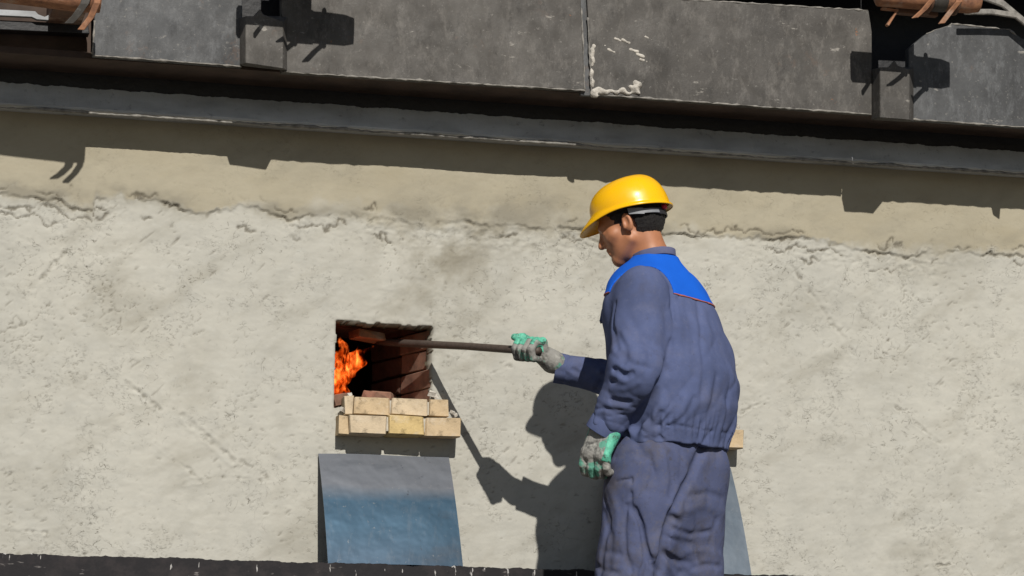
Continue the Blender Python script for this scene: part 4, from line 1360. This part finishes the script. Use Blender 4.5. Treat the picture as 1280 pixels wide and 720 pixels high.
# collar, cuffs as folded bands
def ring(name, c, axis, ra, rb, hgt, mat, parent, tw=0.004, u=None, n=40, wob=0.0, open_=None):
    a = np.array(axis, float); a /= np.linalg.norm(a)
    e1 = np.array(u, float) if u is not None else np.cross(a, [0.3, 0.5, 0.8])
    e1 = e1 - a * (e1 @ a); e1 /= np.linalg.norm(e1); e2 = np.cross(a, e1)
    V, Fc = [], []
    for i in range(n):
        th = 2 * math.pi * i / n
        wv = 1 + wob * math.sin(7 * th + 1) + wob * 0.6 * math.sin(13 * th)
        for (k, hh) in ((0, -0.5), (0, 0.5), (1, 0.5), (1, -0.5)):
            t = tw if k == 0 else 0
            fl = 1.0 + (0.03 if hh > 0 else 0)
            V.append(np.array(c) + (e1 * math.cos(th) * (ra + t) + e2 * math.sin(th) * (rb + t)) * wv * fl + a * hgt * hh)
    for i in range(n):
        j = (i + 1) % n
        for k in range(4):
            k2 = (k + 1) % 4
            Fc.append((i * 4 + k, i * 4 + k2, j * 4 + k2, j * 4 + k))
    o = mesh_np(name, V, Fc, mat, parent, True)
    import bmesh
    bm = bmesh.new(); bm.from_mesh(o.data); bmesh.ops.recalc_face_normals(bm, faces=bm.faces); bm.to_mesh(o.data); bm.free()
    bevel(o, 0.0018, 2)
    return o


ring('collar', pp(817, 322, 0.05), UPV * 0.97 + FWD * 0.22, 0.059, 0.062, 0.022, MAT['lining'], jacket, 0.005, LFT, 48, 0.008)
ring('cuff', WRL + cutL * 0.012, cutL, 0.046, 0.045, 0.040, MAT['jacket'], jacket, 0.005, None, 48, 0.02)
ring('cuff', WRR + cutR * 0.028, cutR, 0.041, 0.040, 0.034, MAT['jacket'], jacket, 0.005, None, 48, 0.02)
# breast pocket flap on the chest front edge
o = prism('pocket_flap', [pp(752, 386, -0.02), pp(760, 384, -0.03), pp(762, 398, -0.03), pp(749, 402, -0.02)], (0.004, 0.05, 0), MAT['jacket'], jacket, 0.003)

# --- trousers
Ft = Field(np.arange(-0.26, 0.24, 0.0045), np.arange(-0.24, 0.28, 0.0045), ramp((0.03, 0.50, 0.009), (0.50, 1.06, 0.0045)))
rows = [srow(828, 760, 0.0, 0.07, 0.03), srow(830, 700, 0.0, 0.125, 0.07), srow(832, 668, 0.0, 0.15, 0.105), srow(834, 640, 0.0, 0.162, 0.118), srow(836, 610, 0.0, 0.172, 0.130), srow(838, 582, 0.0, 0.174, 0.132), srow(840, 562, 0.0, 0.166, 0.120), srow(841, 548, 0.0, 0.150, 0.104)]
dp_ = Ft.stack(rows, PHI)
lgL = smin(Ft.rcone(HIPL, KNL, 0.112, 0.100), Ft.rcone(KNL, ANL, 0.100, 0.088), 0.03)
lgR = smin(Ft.rcone(HIPR, KNR, 0.106, 0.098), Ft.rcone(KNR, ANR, 0.098, 0.088), 0.03)
Ft.d = smin(dp_, smin(lgL, lgR, 0.055), 0.05)
Ft.d = np.maximum(Ft.d, 0.045 - Ft.Z)
Ft.d += 0.0018 * np.sin(Ft.X * 26 + Ft.Z * 19 + 2 * np.sin(Ft.Y * 13 + Ft.Z * 9)) + 0.0012 * np.sin(Ft.Z * 44 - Ft.X * 25 + Ft.Y * 30)


folds(Ft, (0.93, 0.2, 0.25), 0.11, 0.0070, 1.0, 0.6, 2.0)
folds(Ft, (0.7, -0.2, -0.6), 0.12, 0.0055, np.clip((0.86 - Ft.Z) * 6, 0, 1), 0.9, 5.0)
folds(Ft, (0.3, 0.1, 0.95), 0.055, 0.0035, np.clip((0.74 - Ft.Z) * 8, 0, 1), 1.2, 3.0)
def on(px, py, lift=0.0):
    for Y in np.arange(-0.24, 0.27, 0.004):
        q = pp(px, py, Y)
        i = int(np.argmin(np.abs(Fc_.xs - q[0]))); j = int(np.argmin(np.abs(Fc_.ys - q[1]))); k = int(np.argmin(np.abs(Fc_.zs - q[2])))
        if Fc_.d[i, j, k] < 0: return q
    return q


creases(Ft, [
    ([(795, 636), (803, 660), (806, 700), (800, 722)], 0.006, 0.012), ([(862, 600), (872, 640), (870, 700)], 0.010, 0.006), ([(842, 660), (862, 668), (888, 664)], 0.007, 0.008), ([(756, 622), (762, 650), (754, 690), (750, 720)], 0.007, 0.008), ([(812, 568), (816, 590), (810, 614)], 0.009, 0.005),
    ([(880, 552), (868, 584), (853, 614), (838, 642), (828, 676), (822, 724)], 0.0095, 0.034), ([(836, 646), (829, 676), (824, 722)], 0.014, 0.020), ([(858, 590), (842, 622), (830, 650), (818, 690)], 0.013, -0.007), ([(874, 560), (860, 592), (846, 616)], 0.018, 0.008),
    ([(838, 568), (842, 600), (840, 622)], 0.011, 0.010), ([(752, 606), (772, 602), (790, 598)], 0.004, 0.006), ([(790, 600), (789, 630)], 0.005, 0.006),
    ([(788, 632), (800, 650), (806, 680), (814, 704), (822, 714)], 0.008, 0.014), ([(784, 632), (781, 660), (782, 690), (790, 716)], 0.006, 0.009),
    ([(828, 668), (842, 675), (864, 679)], 0.006, 0.006), ([(840, 646), (850, 654)], 0.009, 0.010), ([(830, 692), (848, 702), (866, 704)], 0.008, 0.008), ([(862, 620), (884, 616), (902, 622)], 0.010, 0.004),
    ([(756, 640), (764, 670), (760, 710)], 0.012, 0.006), ([(746, 676), (760, 690), (776, 694)], 0.010, 0.006), ([(866, 710), (884, 706), (900, 708)], 0.008, 0.007),
    ([(830, 690), (838, 700), (850, 716)], 0.010, 0.010), ([(770, 572), (790, 566), (806, 572)], 0.010, 0.004), ([(792, 610), (812, 640), (820, 690)], 0.014, -0.005),
    ([(850, 640), (878, 632), (904, 640)], 0.014, -0.004), ([(896, 650), (888, 680), (894, 712)], 0.010, 0.005), ([(744, 706), (756, 714), (772, 716)], 0.008, 0.008),
    ([(856, 690), (880, 688), (900, 694)], 0.010, -0.004), ([(764, 614), (772, 640), (774, 680)], 0.012, -0.004),
])
field_mesh('trousers', Ft, Ft.d, MAT['trousers'], person, 1)

# --- boots
for an in (ANL, ANR):
    F = Field(np.arange(an[0] - 0.28, an[0] + 0.14, 0.007), np.arange(an[1] - 0.14, an[1] + 0.28, 0.007), np.arange(-0.004, 0.17, 0.007))
    toe = np.array([an[0], an[1], 0.045]) + FWD * 0.16
    heel = np.array([an[0], an[1], 0.05]) - FWD * 0.05
    d = smin(F.rcone(heel, toe, 0.046, 0.042), F.rcone(heel + [0, 0, 0.02], an + [0, 0, 0.02], 0.048, 0.05), 0.03)
    d = np.maximum(d, -F.Z)
    field_mesh('boot', F, d, MAT['boot'], person, 1)


# --- gloves
def glove(name, palm_parts, chains, coat, label):
    pts = np.array([q for c in palm_parts for q in c[:2]] + [q for c, r in chains for q in c])
    lo, hi = pts.min(0) - 0.05, pts.max(0) + 0.05
    F = Field(*[np.arange(lo[i], hi[i], 0.0022) for i in range(3)])
    d = None
    for a, b, ra, rb, fl in palm_parts:
        q = F.rcone(a, b, ra, rb, fl)
        d = q if d is None else smin(d, q, 0.012)
    for c, r in chains:
        e = None
        for i in range(len(c) - 1):
            q = F.rcone(c[i], c[i + 1], r[i], r[i + 1])
            e = q if e is None else smin(e, q, 0.003)
        d = smin(d, e, 0.004)
    d = d + 0.0007 * np.sin(F.X * 500 + F.Z * 300) * np.sin(F.Z * 420 + F.Y * 380)
    gl = field_mesh(name, F, d, MAT['glove'], person, 1)
    if label: gl['label'] = label
    cm = np.maximum(d - 0.0014, coat(F))
    field_mesh('palm_coating', F, cm, MAT['mint'], gl, 1)
    return gl


def unit(v): return np.array(v) / np.linalg.norm(v)


# left hand hanging by the thigh, fingers loosely curled in
hd = unit(pp(748, 566, -0.14) - WRL)                        # along the hand
bk = unit(np.array([-0.55, -0.83, 0.0]))                    # back of the hand looks at us
bk = unit(bk - hd * (bk @ hd))
sd_ = unit(np.cross(hd, bk))                                # across the knuckles
if sd_[0] > 0: sd_ = -sd_                                  # towards screen-left = index side (front)
K = WRL + hd * 0.092 + bk * 0.012
palm = [(WRL - hd * 0.02, WRL + hd * 0.03, 0.034, 0.036, (bk, 1.35)), (WRL + hd * 0.03 + sd_ * 0.014, K + sd_ * 0.022, 0.037, 0.025, (bk, 1.35)), (WRL + hd * 0.03 - sd_ * 0.014, K - sd_ * 0.022, 0.036, 0.024, (bk, 1.35))]
ch = []
for k, (o_, L) in enumerate(((0.038, 0.95), (0.013, 1.03), (-0.012, 0.98), (-0.036, 0.82))):
    p = K + sd_ * o_; c = [p]; an_ = 0.30 + 0.07 * k
    for ln, bend in ((0.042, 0.55), (0.027, 0.75), (0.022, 0.55)):
        dv = hd * math.cos(an_) - bk * math.sin(an_)
        p = p + dv * ln * L; c.append(p); an_ += bend
    ch.append((c, (0.0125, 0.0122, 0.0113, 0.0098)))
t0 = WRL + hd * 0.028 + sd_ * 0.026 - bk * 0.012
ch.append(([t0, t0 + hd * 0.035 + sd_ * 0.014 - bk * 0.010, t0 + hd * 0.062 + sd_ * 0.006 - bk * 0.022, t0 + hd * 0.082 - bk * 0.032], (0.015, 0.0125, 0.011, 0.0095)))
def coatL(F):
    x, y, z = F.X - K[0], F.Y - K[1], F.Z - K[2]
    across = x * (-sd_[0]) + y * (-sd_[1]) + z * (-sd_[2])
    b = x * bk[0] + y * bk[1] + z * bk[2]; a = x * hd[0] + y * hd[1] + z * hd[2]
    return np.maximum(np.maximum(b + 0.016 - 0.9 * np.clip(across, -0.02, 0.06), -a - 0.085), a - 0.020)
glove('glove', palm, ch, coatL, 'grey knit glove with mint coated palm on the hanging hand')

# right hand gripping the rod
RODA = np.array(at(651, 437.5, 0.475)); RODW = np.array(at(520, 430, 0.0))
def loc(P): v = np.array(P) - POW; return np.array([v @ r0, v @ DV, v[2]])
ra_, rw_ = loc(RODA), loc(RODW)
ax = unit(rw_ - ra_)                                         # rod, away from the worker
G = ra_ - ax * 0.045                                        # middle of the grip
hdR = unit(G - WRR + np.array([0, 0, 0.01]))
hdR = unit(hdR - ax * (hdR @ ax) * 0.85)
e1 = unit(-hdR - ax * (-hdR @ ax))                           # from rod back towards the wrist
e2 = np.cross(ax, e1)
if e2[2] < 0: e2 = -e2                                      # up
palm = [(WRR - unit(G - WRR) * 0.01, WRR + (G - WRR) * 0.45, 0.033, 0.035, (e2, 1.25)), (WRR + (G - WRR) * 0.45, G + e1 * 0.018 + e2 * 0.014 + ax * 0.016, 0.034, 0.023, None),
        (WRR + (G - WRR) * 0.45, G + e1 * 0.018 + e2 * 0.012 - ax * 0.022, 0.032, 0.022, None)]
ch = []
for k, o_ in enumerate((0.042, 0.016, -0.010, -0.035)):
    rr = 0.027
    c = []
    for a_ in (40, 85, 140, 200, 262, 315):
        t = math.radians(a_)
        c.append(G + ax * (o_ + 0.004 * k * 0) + (e1 * math.cos(t) + e2 * math.sin(t)) * (rr + (0.006 if a_ == 85 else 0)))
    ch.append((c, (0.013, 0.013, 0.0122, 0.0116, 0.0108, 0.0095)))
t0 = WRR + (G - WRR) * 0.5 + e2 * 0.016 - DV * 0
ch.append(([t0 + ax * 0.01, G + e2 * 0.034 + e1 * 0.014 + ax * 0.028, G + e2 * 0.036 - e1 * 0.014 + ax * 0.044, G + e2 * 0.026 - e1 * 0.032 + ax * 0.058], (0.015, 0.013, 0.0115, 0.0095)))
def coatR(F):
    x, y, z = F.X - G[0], F.Y - G[1], F.Z - G[2]
    u = x * e1[0] + y * e1[1] + z * e1[2]; v = x * e2[0] + y * e2[1] + z * e2[2]; a = x * ax[0] + y * ax[1] + z * ax[2]
    fing = np.maximum(np.maximum(u + 0.010, -v + 0.002), -a - 0.004)                  # finger segments on the far side of the grip
    thumb = np.maximum(0.024 - v, u - 0.004)
    return np.minimum(np.minimum(fing, thumb), np.maximum(np.maximum(np.abs(a + 0.034) - 0.010, 0.004 - v), u - 0.022))
glove('glove', palm, ch, coatR, 'grey and mint glove gripping the rod')

# --- the poker rod: from the gripping hand through the opening into the fire
rd = unit(RODW - RODA)
P0 = RODA - rd * 0.088
rod = tube('poker_rod', [P0 - P0, rd * 0.16, rd * 0.36 + [0, 0, 0.002], rd * 0.56 + [0, 0, 0.001], rd * 0.76, rd * 0.82], [0.0118, 0.0122, 0.0116, 0.0123, 0.0118, 0.010], MAT['rod'], None, 16)
rod.location = P0
tag(rod, 'dark iron rod held in the gloved hand, its tip in the fire', 'rod')
